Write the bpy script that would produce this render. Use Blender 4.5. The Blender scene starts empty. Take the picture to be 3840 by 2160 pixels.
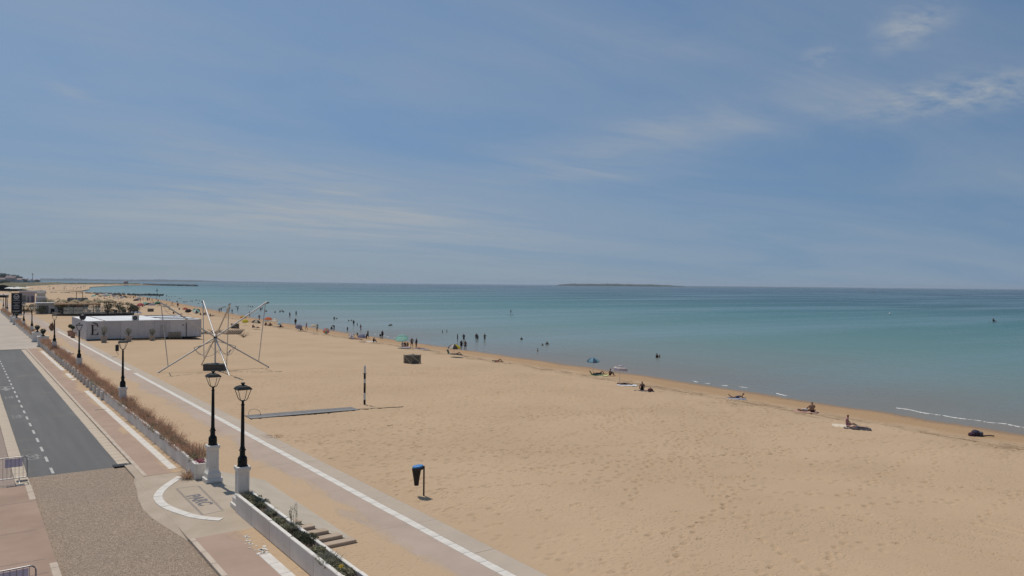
import bpy, math, random
import numpy as np
from mathutils import Vector, Matrix
# ------------------------------------------------------------------ frame
# World: +X seaward (v), +Y along the sea front (u), road level z = 0. The camera stands above the origin.
K = 2576 / 3840
FOC = 1900.0; PW = 2576; PH = 1449
ROLL = math.radians(.53); PITCH = math.radians(.286); YAW = math.radians(36.09); CAMZ = 8.5
WATER = -2.7
SC = bpy.context.scene
cam_d = bpy.data.cameras.new('camera'); cam = bpy.data.objects.new('camera', cam_d)
SC.collection.objects.link(cam); SC.camera = cam
cam_d.sensor_width = 36; cam_d.lens = 36 * FOC / PW; cam_d.clip_start = .5; cam_d.clip_end = 90000
cam.matrix_world = (Matrix.Translation((0, 0, CAMZ)) @ Matrix.Rotation(-YAW, 4, 'Z') @
                    Matrix.Rotation(math.pi / 2 - PITCH, 4, 'X') @ Matrix.Rotation(ROLL, 4, 'Z'))
# ------------------------------------------------------------------ light
SUN_EL = math.radians(63); SUN_AZ = math.radians(-4)          # azimuth from +Y towards +X
EXPOSURE = -0.2; SKY_STRENGTH = .10; SUN_STRENGTH = 3.4; SKY_LIFT = .26
world = bpy.data.worlds.new('World'); SC.world = world; world.use_nodes = True
wn = world.node_tree.nodes; wl_ = world.node_tree.links
for n in list(wn): wn.remove(n)
def N(nodes, t, **kw):
    n = nodes.new(t)
    for k, v in kw.items(): setattr(n, k, v)
    return n
sky = N(wn, 'ShaderNodeTexSky', sky_type='NISHITA', sun_disc=False)
sky.sun_elevation = SUN_EL; sky.sun_rotation = SUN_AZ
sky.altitude = 0; sky.air_density = 1.0; sky.dust_density = .5; sky.ozone_density = .9
geo = N(wn, 'ShaderNodeTexCoord')
sep = N(wn, 'ShaderNodeSeparateXYZ'); wl_.new(geo.outputs['Generated'], sep.inputs[0])
def wmath(op, a, b=None, c=None, clamp=False):
    m = N(wn, 'ShaderNodeMath', operation=op); m.use_clamp = clamp
    for i, x in enumerate((a, b, c)):
        if x is None: continue
        if isinstance(x, (int, float)): m.inputs[i].default_value = x
        else: wl_.new(x, m.inputs[i])
    return m.outputs[0]
up = wmath('MULTIPLY_ADD', wmath('MAXIMUM', sep.outputs[2], 0.0), .80, SKY_LIFT)
svec = N(wn, 'ShaderNodeCombineXYZ'); wl_.new(sep.outputs[0], svec.inputs[0]); wl_.new(sep.outputs[1], svec.inputs[1]); wl_.new(up, svec.inputs[2])
snrm = N(wn, 'ShaderNodeVectorMath', operation='NORMALIZE'); wl_.new(svec.outputs[0], snrm.inputs[0]); wl_.new(snrm.outputs[0], sky.inputs['Vector'])
zc = wmath('ADD', wmath('MAXIMUM', sep.outputs[2], 0.0), .07)
cx = wmath('DIVIDE', sep.outputs[0], zc); cy = wmath('DIVIDE', sep.outputs[1], zc)
comb = N(wn, 'ShaderNodeCombineXYZ'); wl_.new(cx, comb.inputs[0]); wl_.new(cy, comb.inputs[1])
def cnoise(rot, sc, scale, detail, rough, dist, lo, hi):
    mp = N(wn, 'ShaderNodeMapping'); wl_.new(comb.outputs[0], mp.inputs[0]); mp.inputs['Rotation'].default_value = (0, 0, math.radians(rot)); mp.inputs['Scale'].default_value = (*sc, 1)
    n = N(wn, 'ShaderNodeTexNoise'); n.inputs['Scale'].default_value = scale; n.inputs['Detail'].default_value = detail; n.inputs['Roughness'].default_value = rough; n.inputs['Distortion'].default_value = dist
    wl_.new(mp.outputs[0], n.inputs['Vector']); r = N(wn, 'ShaderNodeMapRange'); r.inputs[1].default_value = lo; r.inputs[2].default_value = hi; wl_.new(n.outputs[0], r.inputs[0]); return r.outputs[0]
wisps = cnoise(-24, (.5, 1.6), 1.3, 11, .66, .8, .30, .70); fluff = cnoise(20, (1.4, 2.0), 4.0, 11, .68, .25, .36, .64); veil = cnoise(-14, (.2, .55), 1.0, 9, .62, .7, .36, .66)
az = wmath('ARCTAN2', sep.outputs[0], sep.outputs[1]); el = wmath('ARCSINE', sep.outputs[2])
def patch(px, py, hx, hy, slope, k):
    """a cloud bank at the bearing and height where it stands in the sky (soft ellipse)"""
    a0 = YAW + math.atan((px - 1288) / FOC); e0 = math.atan((715 - py) / FOC)
    da = wmath('SUBTRACT', az, a0); de = wmath('SUBTRACT', wmath('SUBTRACT', el, e0), wmath('MULTIPLY', da, slope))
    q = wmath('ADD', wmath('POWER', wmath('DIVIDE', da, hx / FOC), 2), wmath('POWER', wmath('DIVIDE', de, hy / FOC), 2))
    return wmath('MULTIPLY', wmath('EXPONENT', wmath('MULTIPLY', q, -1.0)), k)
def addall(xs):
    t = xs[0]
    for x in xs[1:]: t = wmath('ADD', t, x)
    return t
band = addall([patch(830, 510, 520, 90, -.22, 1.0), patch(1720, 335, 420, 65, .18, .85), patch(430, 570, 520, 70, 0, .8), patch(1500, 130, 620, 90, .05, .35), patch(300, 120, 500, 120, -.1, .3), patch(1480, 440, 260, 30, 0, .4)])
puff = addall([patch(2420, 295, 230, 38, .05, .95), patch(2285, 132, 70, 40, .2, 1.0), patch(2060, 175, 45, 22, 0, .6), patch(160, 305, 60, 12, -.2, .5)])
cf = wmath('ADD', wmath('MULTIPLY', band, wisps), wmath('MULTIPLY', puff, fluff))
cf = wmath('MULTIPLY', wmath('ADD', cf, wmath('MULTIPLY', veil, .45)), .70, clamp=True)
# sea haze low over the horizon, brighter towards the sun's side
glow = wmath('POWER', wmath('MULTIPLY_ADD', wmath('COSINE', wmath('SUBTRACT', az, SUN_AZ)), .5, .5), 4.0)
hzf = wmath('MULTIPLY', wmath('EXPONENT', wmath('MULTIPLY', wmath('MAXIMUM', el, 0.0), -1 / math.radians(5.5))), wmath('MULTIPLY_ADD', glow, .70, .22), clamp=True)
tint = N(wn, 'ShaderNodeMixRGB'); tint.blend_type = 'MULTIPLY'; tint.inputs[0].default_value = 1; wl_.new(sky.outputs[0], tint.inputs[1]); tint.inputs[2].default_value = (.74, .91, .98, 1)
hmix = N(wn, 'ShaderNodeMixRGB'); wl_.new(hzf, hmix.inputs[0]); wl_.new(tint.outputs[0], hmix.inputs[1]); hmix.inputs[2].default_value = (3.05, 3.5, 3.35, 1)
cmix = N(wn, 'ShaderNodeMixRGB'); wl_.new(cf, cmix.inputs[0]); wl_.new(hmix.outputs[0], cmix.inputs[1])
cmix.inputs[2].default_value = (4.3, 4.7, 5.1, 1)
bg = N(wn, 'ShaderNodeBackground'); bg.inputs[1].default_value = SKY_STRENGTH; wl_.new(cmix.outputs[0], bg.inputs[0])
wo = N(wn, 'ShaderNodeOutputWorld'); wl_.new(bg.outputs[0], wo.inputs[0])
sun_d = bpy.data.lights.new('sun', 'SUN'); sun = bpy.data.objects.new('sun', sun_d); SC.collection.objects.link(sun)
sun_d.energy = SUN_STRENGTH; sun_d.angle = math.radians(.53); sun_d.color = (1, .93, .83)
sdir = Vector((math.sin(SUN_AZ) * math.cos(SUN_EL), math.cos(SUN_AZ) * math.cos(SUN_EL), math.sin(SUN_EL)))
sun.rotation_euler = sdir.to_track_quat('Z', 'Y').to_euler(); sun.location = (0, 0, 60)
SC.view_settings.view_transform = 'Standard'; SC.view_settings.look = 'None'; SC.view_settings.exposure = EXPOSURE; SC.view_settings.gamma = 1
SC.cycles.use_denoising = True
SC.cycles.max_bounces = 6; SC.cycles.volume_bounces = 0; SC.cycles.transparent_max_bounces = 16

# ------------------------------------------------------------------ measuring
def ray(px, py):
    x = px - PW / 2; y = -(py - PH / 2); c, s = math.cos(ROLL), math.sin(ROLL)
    x, y = x * c - y * s, x * s + y * c
    c, s = math.cos(PITCH), math.sin(PITCH)
    a, b, z = x, FOC * c + y * s, -FOC * s + y * c
    return (math.cos(YAW) * a + math.sin(YAW) * b, -math.sin(YAW) * a + math.cos(YAW) * b, z)
def at(px, py, z):
    d = ray(px, py); t = (z - CAMZ) / d[2]; return Vector((d[0] * t, d[1] * t, z))
WLU = [-400, 24, 67, 132, 175, 236, 348, 458, 600, 700, 860]; WLV = [64, 66.2, 68.6, 69.3, 70, 73.4, 84, 94, 105, 106, 96]
def wline(u): return float(np.interp(u, WLU, WLV))
def gz(v, u):
    if v < 15.5: return -1.0
    w = wline(u); t = (v - 15.5) / (w - 15.5)
    if t <= 1: return -1 - 1.7 * t ** 1.5
    return max(-2.7 - (v - w) * .035, -7)
def G(px, py, h=0):
    z = -1.5 + h
    for _ in range(25):
        p = at(px, py, z); z = .5 * z + .5 * (gz(p.x, p.y) + h)
    p.z = z - h; return p
def Wt(px, py): return at(px, py, WATER)
def Rg(x0, y0, s): return lambda x, y: ((x0 + x / s) * K, (y0 + y / s) * K)
RA = Rg(1000, 1100, 5.152); RB = Rg(1400, 1100, 4.262); RC = Rg(2000, 1250, 4.262); RD = Rg(2600, 1400, 4.025)
RE = Rg(3200, 1400, 4.025); R2 = Rg(500, 1080, 4.025); R7 = Rg(400, 1040, 7.156); R1 = Rg(0, 1000, 4.025); RL = Rg(0, 1080, 6.5875); RCt = Rg(220, 1080, 6.9); R0 = Rg(0, 1000, 8.05); R8 = Rg(320, 1030, 5.367)
RF = Rg(0, 0, 1.0)
rnd = random.Random(7)

# ------------------------------------------------------------------ materials
MATS = {}
def mat(name, col, rough=.8, var=.12, scale=3.0, bump=0.0, bscale=30.0, metal=0.0, spec=.3, col2=None, alpha=None, detail=5):
    if name in MATS: return MATS[name]
    m = bpy.data.materials.new(name); m.use_nodes = True
    nt = m.node_tree; nd = nt.nodes; lk = nt.links
    b = nd['Principled BSDF']; b.inputs['Roughness'].default_value = rough; b.inputs['Metallic'].default_value = metal
    b.inputs['Specular IOR Level'].default_value = spec
    tc = N(nd, 'ShaderNodeTexCoord')
    nz = N(nd, 'ShaderNodeTexNoise'); nz.inputs['Scale'].default_value = scale; nz.inputs['Detail'].default_value = detail; nz.inputs['Roughness'].default_value = .6
    lk.new(tc.outputs['Object'], nz.inputs['Vector'])
    rp = N(nd, 'ShaderNodeValToRGB'); e = rp.color_ramp.elements
    c2 = col2 if col2 else tuple(min(1, c * (1 + var)) for c in col)
    c1 = col if col2 else tuple(c * (1 - var) for c in col)
    e[0].position = .35; e[1].position = .65; e[0].color = (*c1, 1); e[1].color = (*c2, 1)
    lk.new(nz.outputs[0], rp.inputs[0]); lk.new(rp.outputs[0], b.inputs['Base Color'])
    if bump:
        nb = N(nd, 'ShaderNodeTexNoise'); nb.inputs['Scale'].default_value = bscale; nb.inputs['Detail'].default_value = 4
        lk.new(tc.outputs['Object'], nb.inputs['Vector'])
        bp = N(nd, 'ShaderNodeBump'); bp.inputs['Strength'].default_value = bump; bp.inputs['Distance'].default_value = .02
        lk.new(nb.outputs[0], bp.inputs['Height']); lk.new(bp.outputs[0], b.inputs['Normal'])
    if alpha is not None: b.inputs['Alpha'].default_value = alpha
    MATS[name] = m; return m
def nodes_of(name):
    m = bpy.data.materials.new(name); m.use_nodes = True; MATS[name] = m
    nd = m.node_tree.nodes; return m, nd, m.node_tree.links, nd['Principled BSDF']
def noise(nd, lk, vec, scale, detail=4, rough=.55, dist=0):
    n = N(nd, 'ShaderNodeTexNoise'); n.inputs['Scale'].default_value = scale; n.inputs['Detail'].default_value = detail
    n.inputs['Roughness'].default_value = rough; n.inputs['Distortion'].default_value = dist
    if vec is not None: lk.new(vec, n.inputs['Vector'])
    return n.outputs[0]
def mth(nd, lk, op, a, b=None, c=None, clamp=False):
    m = N(nd, 'ShaderNodeMath', operation=op); m.use_clamp = clamp
    for i, x in enumerate((a, b, c)):
        if x is None: continue
        if isinstance(x, (int, float)): m.inputs[i].default_value = x
        else: lk.new(x, m.inputs[i])
    return m.outputs[0]
def mrange(nd, lk, x, a, b, c=0.0, d=1.0, smooth=False):
    r = N(nd, 'ShaderNodeMapRange'); r.inputs[1].default_value = a; r.inputs[2].default_value = b; r.inputs[3].default_value = c; r.inputs[4].default_value = d
    if smooth: r.interpolation_type = 'SMOOTHSTEP'
    lk.new(x, r.inputs[0]); return r.outputs[0]
def mixc(nd, lk, f, a, b):
    m = N(nd, 'ShaderNodeMixRGB')
    for i, x in zip((0, 1, 2), (f, a, b)):
        if isinstance(x, (int, float)): m.inputs[i].default_value = x
        elif isinstance(x, tuple): m.inputs[i].default_value = (*x, 1)
        else: lk.new(x, m.inputs[i])
    return m.outputs[0]
SAND = (.505, .366, .238); SAND_D = (.462, .332, .213)
def sand_bump(nd, lk, pos, b, strength=1.0):
    mpn = N(nd, 'ShaderNodeMapping'); mpn.inputs['Scale'].default_value = (1, 1.25, 1); lk.new(pos, mpn.inputs[0])
    wob = N(nd, 'ShaderNodeTexNoise'); wob.inputs['Scale'].default_value = 1.3; wob.inputs['Detail'].default_value = 2; lk.new(mpn.outputs[0], wob.inputs['Vector'])
    add = N(nd, 'ShaderNodeMixRGB'); add.blend_type = 'LINEAR_LIGHT'; add.inputs[0].default_value = .35; lk.new(mpn.outputs[0], add.inputs[1]); lk.new(wob.outputs[1], add.inputs[2])
    vo = N(nd, 'ShaderNodeTexVoronoi', feature='SMOOTH_F1'); vo.inputs['Scale'].default_value = 1.9; vo.inputs['Smoothness'].default_value = .35; lk.new(add.outputs[0], vo.inputs['Vector'])
    vo2 = N(nd, 'ShaderNodeTexVoronoi', feature='SMOOTH_F1'); vo2.inputs['Scale'].default_value = 4.3; vo2.inputs['Smoothness'].default_value = .4; lk.new(add.outputs[0], vo2.inputs['Vector'])
    dent = mrange(nd, lk, vo.outputs[0], .04, .32, 0, 1, True)
    dent2 = mrange(nd, lk, vo2.outputs[0], .05, .40, 0, .5, True)
    patch = mrange(nd, lk, noise(nd, lk, pos, .16, 3), .38, .62, .15, 1)
    fine = noise(nd, lk, pos, 7, 5, .6)
    h = mth(nd, lk, 'ADD', mth(nd, lk, 'MULTIPLY', mth(nd, lk, 'ADD', mth(nd, lk, 'MULTIPLY', dent, .4), dent2), patch), mth(nd, lk, 'MULTIPLY', fine, .35))
    bp = N(nd, 'ShaderNodeBump'); bp.inputs['Strength'].default_value = strength; bp.inputs['Distance'].default_value = .075
    lk.new(h, bp.inputs['Height']); lk.new(bp.outputs[0], b.inputs['Normal'])
    return h
def make_sand():
    m, nd, lk, b = nodes_of('sand'); tc = N(nd, 'ShaderNodeTexCoord'); pos = tc.outputs['Object']
    b.inputs['Roughness'].default_value = .95; b.inputs['Specular IOR Level'].default_value = .1
    sp = N(nd, 'ShaderNodeSeparateXYZ'); lk.new(pos, sp.inputs[0])
    big = mrange(nd, lk, noise(nd, lk, pos, .12, 5), .35, .65)
    col = mixc(nd, lk, big, SAND, SAND_D)
    sm = mrange(nd, lk, noise(nd, lk, pos, 1.6, 5, .65), .35, .7, 0, .16)
    col = mixc(nd, lk, sm, col, (.38, .275, .175))
    # damp band at the sea's edge and the wrack line: height above the water, with an uneven border
    zz = mth(nd, lk, 'ADD', sp.outputs[2], mth(nd, lk, 'MULTIPLY', noise(nd, lk, pos, .25, 5, .65), .16))
    damp = mrange(nd, lk, zz, -2.40, -2.26, 1, 0, True)
    col = mixc(nd, lk, mth(nd, lk, 'MULTIPLY', damp, .85), col, (.38, .245, .135))
    wet = mrange(nd, lk, zz, -2.62, -2.50, 1, 0, True)
    col = mixc(nd, lk, mth(nd, lk, 'MULTIPLY', wet, .8), col, (.25, .165, .10))
    mpn = N(nd, 'ShaderNodeMapping'); mpn.inputs['Scale'].default_value = (1.2, .35, 1); lk.new(pos, mpn.inputs[0])
    wr = mth(nd, lk, 'MULTIPLY', mrange(nd, lk, mth(nd, lk, 'ABSOLUTE', mth(nd, lk, 'ADD', zz, 2.245)), (.0), .10, 1, 0, True), mrange(nd, lk, noise(nd, lk, mpn.outputs[0], 1.4, 6, .7), .42, .62))
    col = mixc(nd, lk, mth(nd, lk, 'MULTIPLY', wr, .9), col, (.17, .11, .065))
    lk.new(col, b.inputs['Base Color'])
    lk.new(mrange(nd, lk, wet, 0, 1, .95, .45), b.inputs['Roughness'])
    sand_bump(nd, lk, pos, b, .75)
    return m
M_SAND = make_sand()
def make_prom(name, base, base2, v0, v1, bumpy=.25):
    """promenade concrete with blown sand lying on it (thicker towards the planters)"""
    m, nd, lk, b = nodes_of(name); tc = N(nd, 'ShaderNodeNewGeometry'); pos = tc.outputs['Position']
    b.inputs['Roughness'].default_value = .9; b.inputs['Specular IOR Level'].default_value = .15
    sp = N(nd, 'ShaderNodeSeparateXYZ'); lk.new(pos, sp.inputs[0])
    con = mixc(nd, lk, mrange(nd, lk, noise(nd, lk, pos, .5, 6, .65), .35, .65), base, base2)
    mpn = N(nd, 'ShaderNodeMapping'); mpn.inputs['Scale'].default_value = (.55, .16, 1); lk.new(pos, mpn.inputs[0])
    nn = noise(nd, lk, mpn.outputs[0], 1.0, 7, .65, .4)
    bias = mrange(nd, lk, sp.outputs[0], v0, v1, .36, -.16)
    f = mrange(nd, lk, mth(nd, lk, 'ADD', nn, bias), .50, .62)
    col = mixc(nd, lk, f, con, mixc(nd, lk, noise(nd, lk, pos, .6, 4), SAND, SAND_D))
    lk.new(col, b.inputs['Base Color'])
    h = sand_bump(nd, lk, pos, b, .7)
    bp = [n for n in nd if n.type == 'BUMP'][0]
    fine = noise(nd, lk, pos, 25, 3)
    hh = N(nd, 'ShaderNodeMixRGB'); lk.new(f, hh.inputs[0]); lk.new(mth(nd, lk, 'MULTIPLY', fine, .06), hh.inputs[1]); lk.new(h, hh.inputs[2]); lk.new(hh.outputs[0], bp.inputs['Height'])
    return m
M_PROM = make_prom('promenade_concrete', (.40, .315, .255), (.455, .36, .295), 11.9, 13.9)
M_EDGE = make_prom('promenade_edge_concrete', (.43, .36, .29), (.48, .40, .32), 11, 12.5)
def make_gravel():
    m, nd, lk, b = nodes_of('exposed_aggregate'); pos = N(nd, 'ShaderNodeTexCoord').outputs['Object']
    b.inputs['Roughness'].default_value = .85
    vo = N(nd, 'ShaderNodeTexVoronoi'); vo.inputs['Scale'].default_value = 30; vo.inputs['Randomness'].default_value = 1; lk.new(pos, vo.inputs['Vector'])
    hue = N(nd, 'ShaderNodeValToRGB'); sp = N(nd, 'ShaderNodeSeparateColor'); lk.new(vo.outputs['Color'], sp.inputs[0]); lk.new(sp.outputs[0], hue.inputs[0])
    e = hue.color_ramp.elements; e[0].color = (.20, .14, .095, 1); e[1].color = (.56, .43, .32, 1)
    x = hue.color_ramp.elements.new(.45); x.color = (.345, .255, .178, 1); x = hue.color_ramp.elements.new(.7); x.color = (.39, .295, .213, 1)
    gap = mrange(nd, lk, vo.outputs['Distance'], .45, .75)
    col = mixc(nd, lk, mth(nd, lk, 'MULTIPLY', gap, .7), hue.outputs[0], (.21, .155, .11))
    tread = mrange(nd, lk, noise(nd, lk, pos, .33, 4), .4, .7)
    col = mixc(nd, lk, mth(nd, lk, 'MULTIPLY', tread, .3), col, (.25, .195, .15))
    lk.new(col, b.inputs['Base Color'])
    bp = N(nd, 'ShaderNodeBump'); bp.invert = True; bp.inputs['Strength'].default_value = .9; bp.inputs['Distance'].default_value = .03; lk.new(vo.outputs['Distance'], bp.inputs['Height']); lk.new(bp.outputs[0], b.inputs['Normal'])
    return m
def make_footway():
    m = make_prom('pink_footway', (.36, .258, .20), (.415, .30, .235), 8.3, 7.0); return m
M_FOOT = make_footway()
M_GRAVEL = make_gravel()
def make_water():
    m, nd, lk, b = nodes_of('sea_water'); pos = N(nd, 'ShaderNodeNewGeometry').outputs['Position']
    sp = N(nd, 'ShaderNodeSeparateXYZ'); lk.new(pos, sp.inputs[0])
    b.inputs['Roughness'].default_value = .22; b.inputs['IOR'].default_value = 1.33; b.inputs['Specular IOR Level'].default_value = .3
    n_ = mth(nd, lk, 'MULTIPLY', mth(nd, lk, 'SUBTRACT', noise(nd, lk, pos, .035, 4), .5), 14)
    d = mth(nd, lk, 'ADD', mth(nd, lk, 'SUBTRACT', sp.outputs[0], 69.0), n_)
    rp = N(nd, 'ShaderNodeValToRGB'); lk.new(mrange(nd, lk, mth(nd, lk, 'POWER', mth(nd, lk, 'MAXIMUM', d, 0.0), .4), 0, 19), rp.inputs[0])
    e = rp.color_ramp.elements
    stops = [(0, (.215, .18, .135)), (.12, (.185, .18, .145)), (.20, (.165, .21, .18)), (.29, (.108, .205, .178)), (.42, (.048, .155, .145)), (.60, (.022, .088, .098)), (1, (.014, .052, .07))]
    e[0].color = (*stops[0][1], 1); e[1].position = 1; e[1].color = (*stops[-1][1], 1)
    for p, c in stops[1:-1]: x = e.new(p); x.color = (*c, 1)
    # slicks and cat's-paws: long bands of calmer and rougher water
    mpn = N(nd, 'ShaderNodeMapping'); mpn.inputs['Rotation'].default_value = (0, 0, math.radians(36)); mpn.inputs['Scale'].default_value = (.0035, .022, 1); lk.new(pos, mpn.inputs[0])
    bands = noise(nd, lk, mpn.outputs[0], 1.0, 6, .6, .3)
    bf = mrange(nd, lk, bands, .42, .68)
    col = mixc(nd, lk, mth(nd, lk, 'MULTIPLY', bf, .35), rp.outputs[0], (.14, .225, .215))
    lk.new(col, b.inputs['Base Color'])
    lk.new(mrange(nd, lk, bf, 0, 1, .30, .16), b.inputs['Roughness'])
    mp2 = N(nd, 'ShaderNodeMapping'); mp2.inputs['Rotation'].default_value = (0, 0, math.radians(8)); mp2.inputs['Scale'].default_value = (1, .33, 1); lk.new(pos, mp2.inputs[0])
    w1 = noise(nd, lk, mp2.outputs[0], .55, 6, .6); w2 = noise(nd, lk, mp2.outputs[0], .12, 3)
    h = mth(nd, lk, 'ADD', w1, mth(nd, lk, 'MULTIPLY', w2, 1.6))
    bp = N(nd, 'ShaderNodeBump'); bp.inputs['Strength'].default_value = .6; bp.inputs['Distance'].default_value = .30
    lk.new(h, bp.inputs['Height']); lk.new(bp.outputs[0], b.inputs['Normal'])
    return m
M_WATER = make_water()
def make_asphalt():
    m, nd, lk, b = nodes_of('asphalt'); pos = N(nd, 'ShaderNodeTexCoord').outputs['Object']
    b.inputs['Roughness'].default_value = .85
    mpn = N(nd, 'ShaderNodeMapping'); mpn.inputs['Scale'].default_value = (1.3, .08, 1); lk.new(pos, mpn.inputs[0])
    col = mixc(nd, lk, mrange(nd, lk, noise(nd, lk, pos, 60, 2), .3, .7), (.09, .088, .086), (.114, .112, .109))
    col = mixc(nd, lk, mrange(nd, lk, noise(nd, lk, mpn.outputs[0], 1.2, 4), .4, .65, 0, .5), col, (.14, .137, .133))
    col = mixc(nd, lk, mrange(nd, lk, noise(nd, lk, pos, .35, 6, .7), .56, .75, 0, .35), col, (.33, .27, .20))
    lk.new(col, b.inputs['Base Color'])
    bp = N(nd, 'ShaderNodeBump'); bp.inputs['Strength'].default_value = .3; bp.inputs['Distance'].default_value = .01; lk.new(noise(nd, lk, pos, 90, 2), bp.inputs['Height']); lk.new(bp.outputs[0], b.inputs['Normal'])
    return m
M_ASPH = make_asphalt()
M_PINK = mat('pink_concrete', (.305, .207, .155), .9, .10, .35, .3, 60, col2=(.395, .278, .213), detail=10)
M_CONC = mat('pale_concrete', (.40, .325, .245), .9, .1, .9, .4, 45, col2=(.46, .38, .295))
M_PLAZA = mat('plaza_concrete', (.40, .345, .29), .9, .1, .25, .3, 30, col2=(.48, .41, .34))
M_STONE = mat('white_stone', (.60, .56, .50), .8, .08, 2.5, .3, 25, col2=(.70, .66, .60))
M_KERB = mat('kerb_stone', (.47, .385, .30), .85, .1, 2.0, .35, 25, col2=(.55, .46, .37))
M_FLAG = mat('gutter_flag', (.55, .46, .36), .9, .1, 1.5, .35, 25, col2=(.46, .38, .29))
M_STEP = mat('step_stone', (.47, .37, .28), .9, .1, 1.5, .5, 18, col2=(.40, .31, .23))
M_APRON = mat('apron_concrete', (.44, .385, .30), .9, .1, .8, .4, 20, col2=(.50, .43, .34))
M_WALLW = mat('white_render', (.64, .585, .525), .8, .06, 1.2, .2, 40, col2=(.74, .685, .62))
M_PED = mat('pedestal_white', (.66, .62, .56), .7, .05, 2.0, .1, 40, col2=(.74, .70, .64))
M_IRON = mat('cast_iron', (.010, .013, .013), .55, .3, 6, .25, 20, metal=0, spec=.22)
M_DARK = mat('dark_metal', (.03, .03, .032), .5, .2, 5)
M_ALU = mat('aluminium_tube', (.50, .49, .47), .42, .08, 4, metal=.7)
M_STEEL = mat('galvanised_steel', (.28, .28, .29), .45, .15, 6, metal=.6)
M_PAINT = mat('road_paint', (.50, .49, .46), .8, .2, 6, col2=(.36, .35, .33))
M_SOIL = mat('planter_soil', (.14, .10, .075), .95, .3, 6, .6, 25)
M_WHITE = mat('white_sheet_metal', (.60, .58, .57), .55, .06, 1.0)
M_ROOFW = mat('white_roof_sheet', (.82, .82, .80), .5, .04, .6)
M_BLACK = mat('black_paint', (.012, .012, .013), .5, .2, 4)
M_WOOD = mat('weathered_wood', (.16, .14, .105), .9, .35, 6, .5, 30, col2=(.27, .24, .185))
M_PALLET = mat('pallet_wood', (.30, .23, .16), .9, .2, 6, col2=(.38, .30, .21))
M_TERRA = mat('terracotta', (.36, .215, .16), .85, .15, 4)
M_POTG = mat('grey_pot', (.33, .30, .27), .85, .1, 4)
M_BARK = mat('bark', (.13, .095, .07), .95, .3, 8, .6, 20)
M_ROCK = mat('groyne_rock', (.055, .055, .052), .9, .4, .6, .8, 2, col2=(.11, .105, .095))
M_RUB = mat('mat_grey', (.185, .178, .175), .85, .12, 3, .3, 40)
M_RUBL = mat('mat_stripe', (.33, .33, .335), .8, .1, 5)
def leafm(name, c, c2): return mat(name, c, .75, .2, 2.2, col2=c2, spec=.2)
M_LEAF = leafm('leaf_green', (.20, .195, .12), (.32, .295, .19))
M_LEAFD = leafm('leaf_dark', (.065, .08, .05), (.12, .13, .08))
M_LEAFG = leafm('leaf_greygreen', (.19, .19, .14), (.28, .27, .20))
M_DRY = leafm('dry_stalk', (.36, .23, .155), (.50, .35, .24))
M_DRYR = leafm('dry_flower', (.38, .185, .13), (.50, .28, .20))
M_STRAW = leafm('straw', (.42, .29, .17), (.52, .37, .23))
def translucent(m, amt):
    if m.get('tl'): return m
    m['tl'] = 1; nd, lk = m.node_tree.nodes, m.node_tree.links; b = nd['Principled BSDF']; out = nd['Material Output']
    tr = N(nd, 'ShaderNodeBsdfTranslucent'); mx = N(nd, 'ShaderNodeMixShader'); mx.inputs[0].default_value = amt
    lk.new(b.inputs['Base Color'].links[0].from_socket, tr.inputs[0]); lk.new(b.outputs[0], mx.inputs[1]); lk.new(tr.outputs[0], mx.inputs[2]); lk.new(mx.outputs[0], out.inputs[0]); return m
for m_ in (M_LEAF, M_LEAFD, M_LEAFG, M_DRY, M_DRYR, M_STRAW): translucent(m_, .35)
def glass(name, col, a):
    m, nd, lk, b = nodes_of(name); b.inputs['Base Color'].default_value = (*col, 1); b.inputs['Roughness'].default_value = .08
    b.inputs['Alpha'].default_value = a; return m
M_PANE = glass('clear_pane', (.7, .75, .75), .03)
M_FROST = mat('frosted_pane', (.62, .64, .60), .35, .05, 3)
M_BALG = glass('balustrade_glass', (.5, .55, .52), .35)
def flat(name, c, rough=.75, var=.1): return mat(name, c, rough, var, 5)

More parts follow.
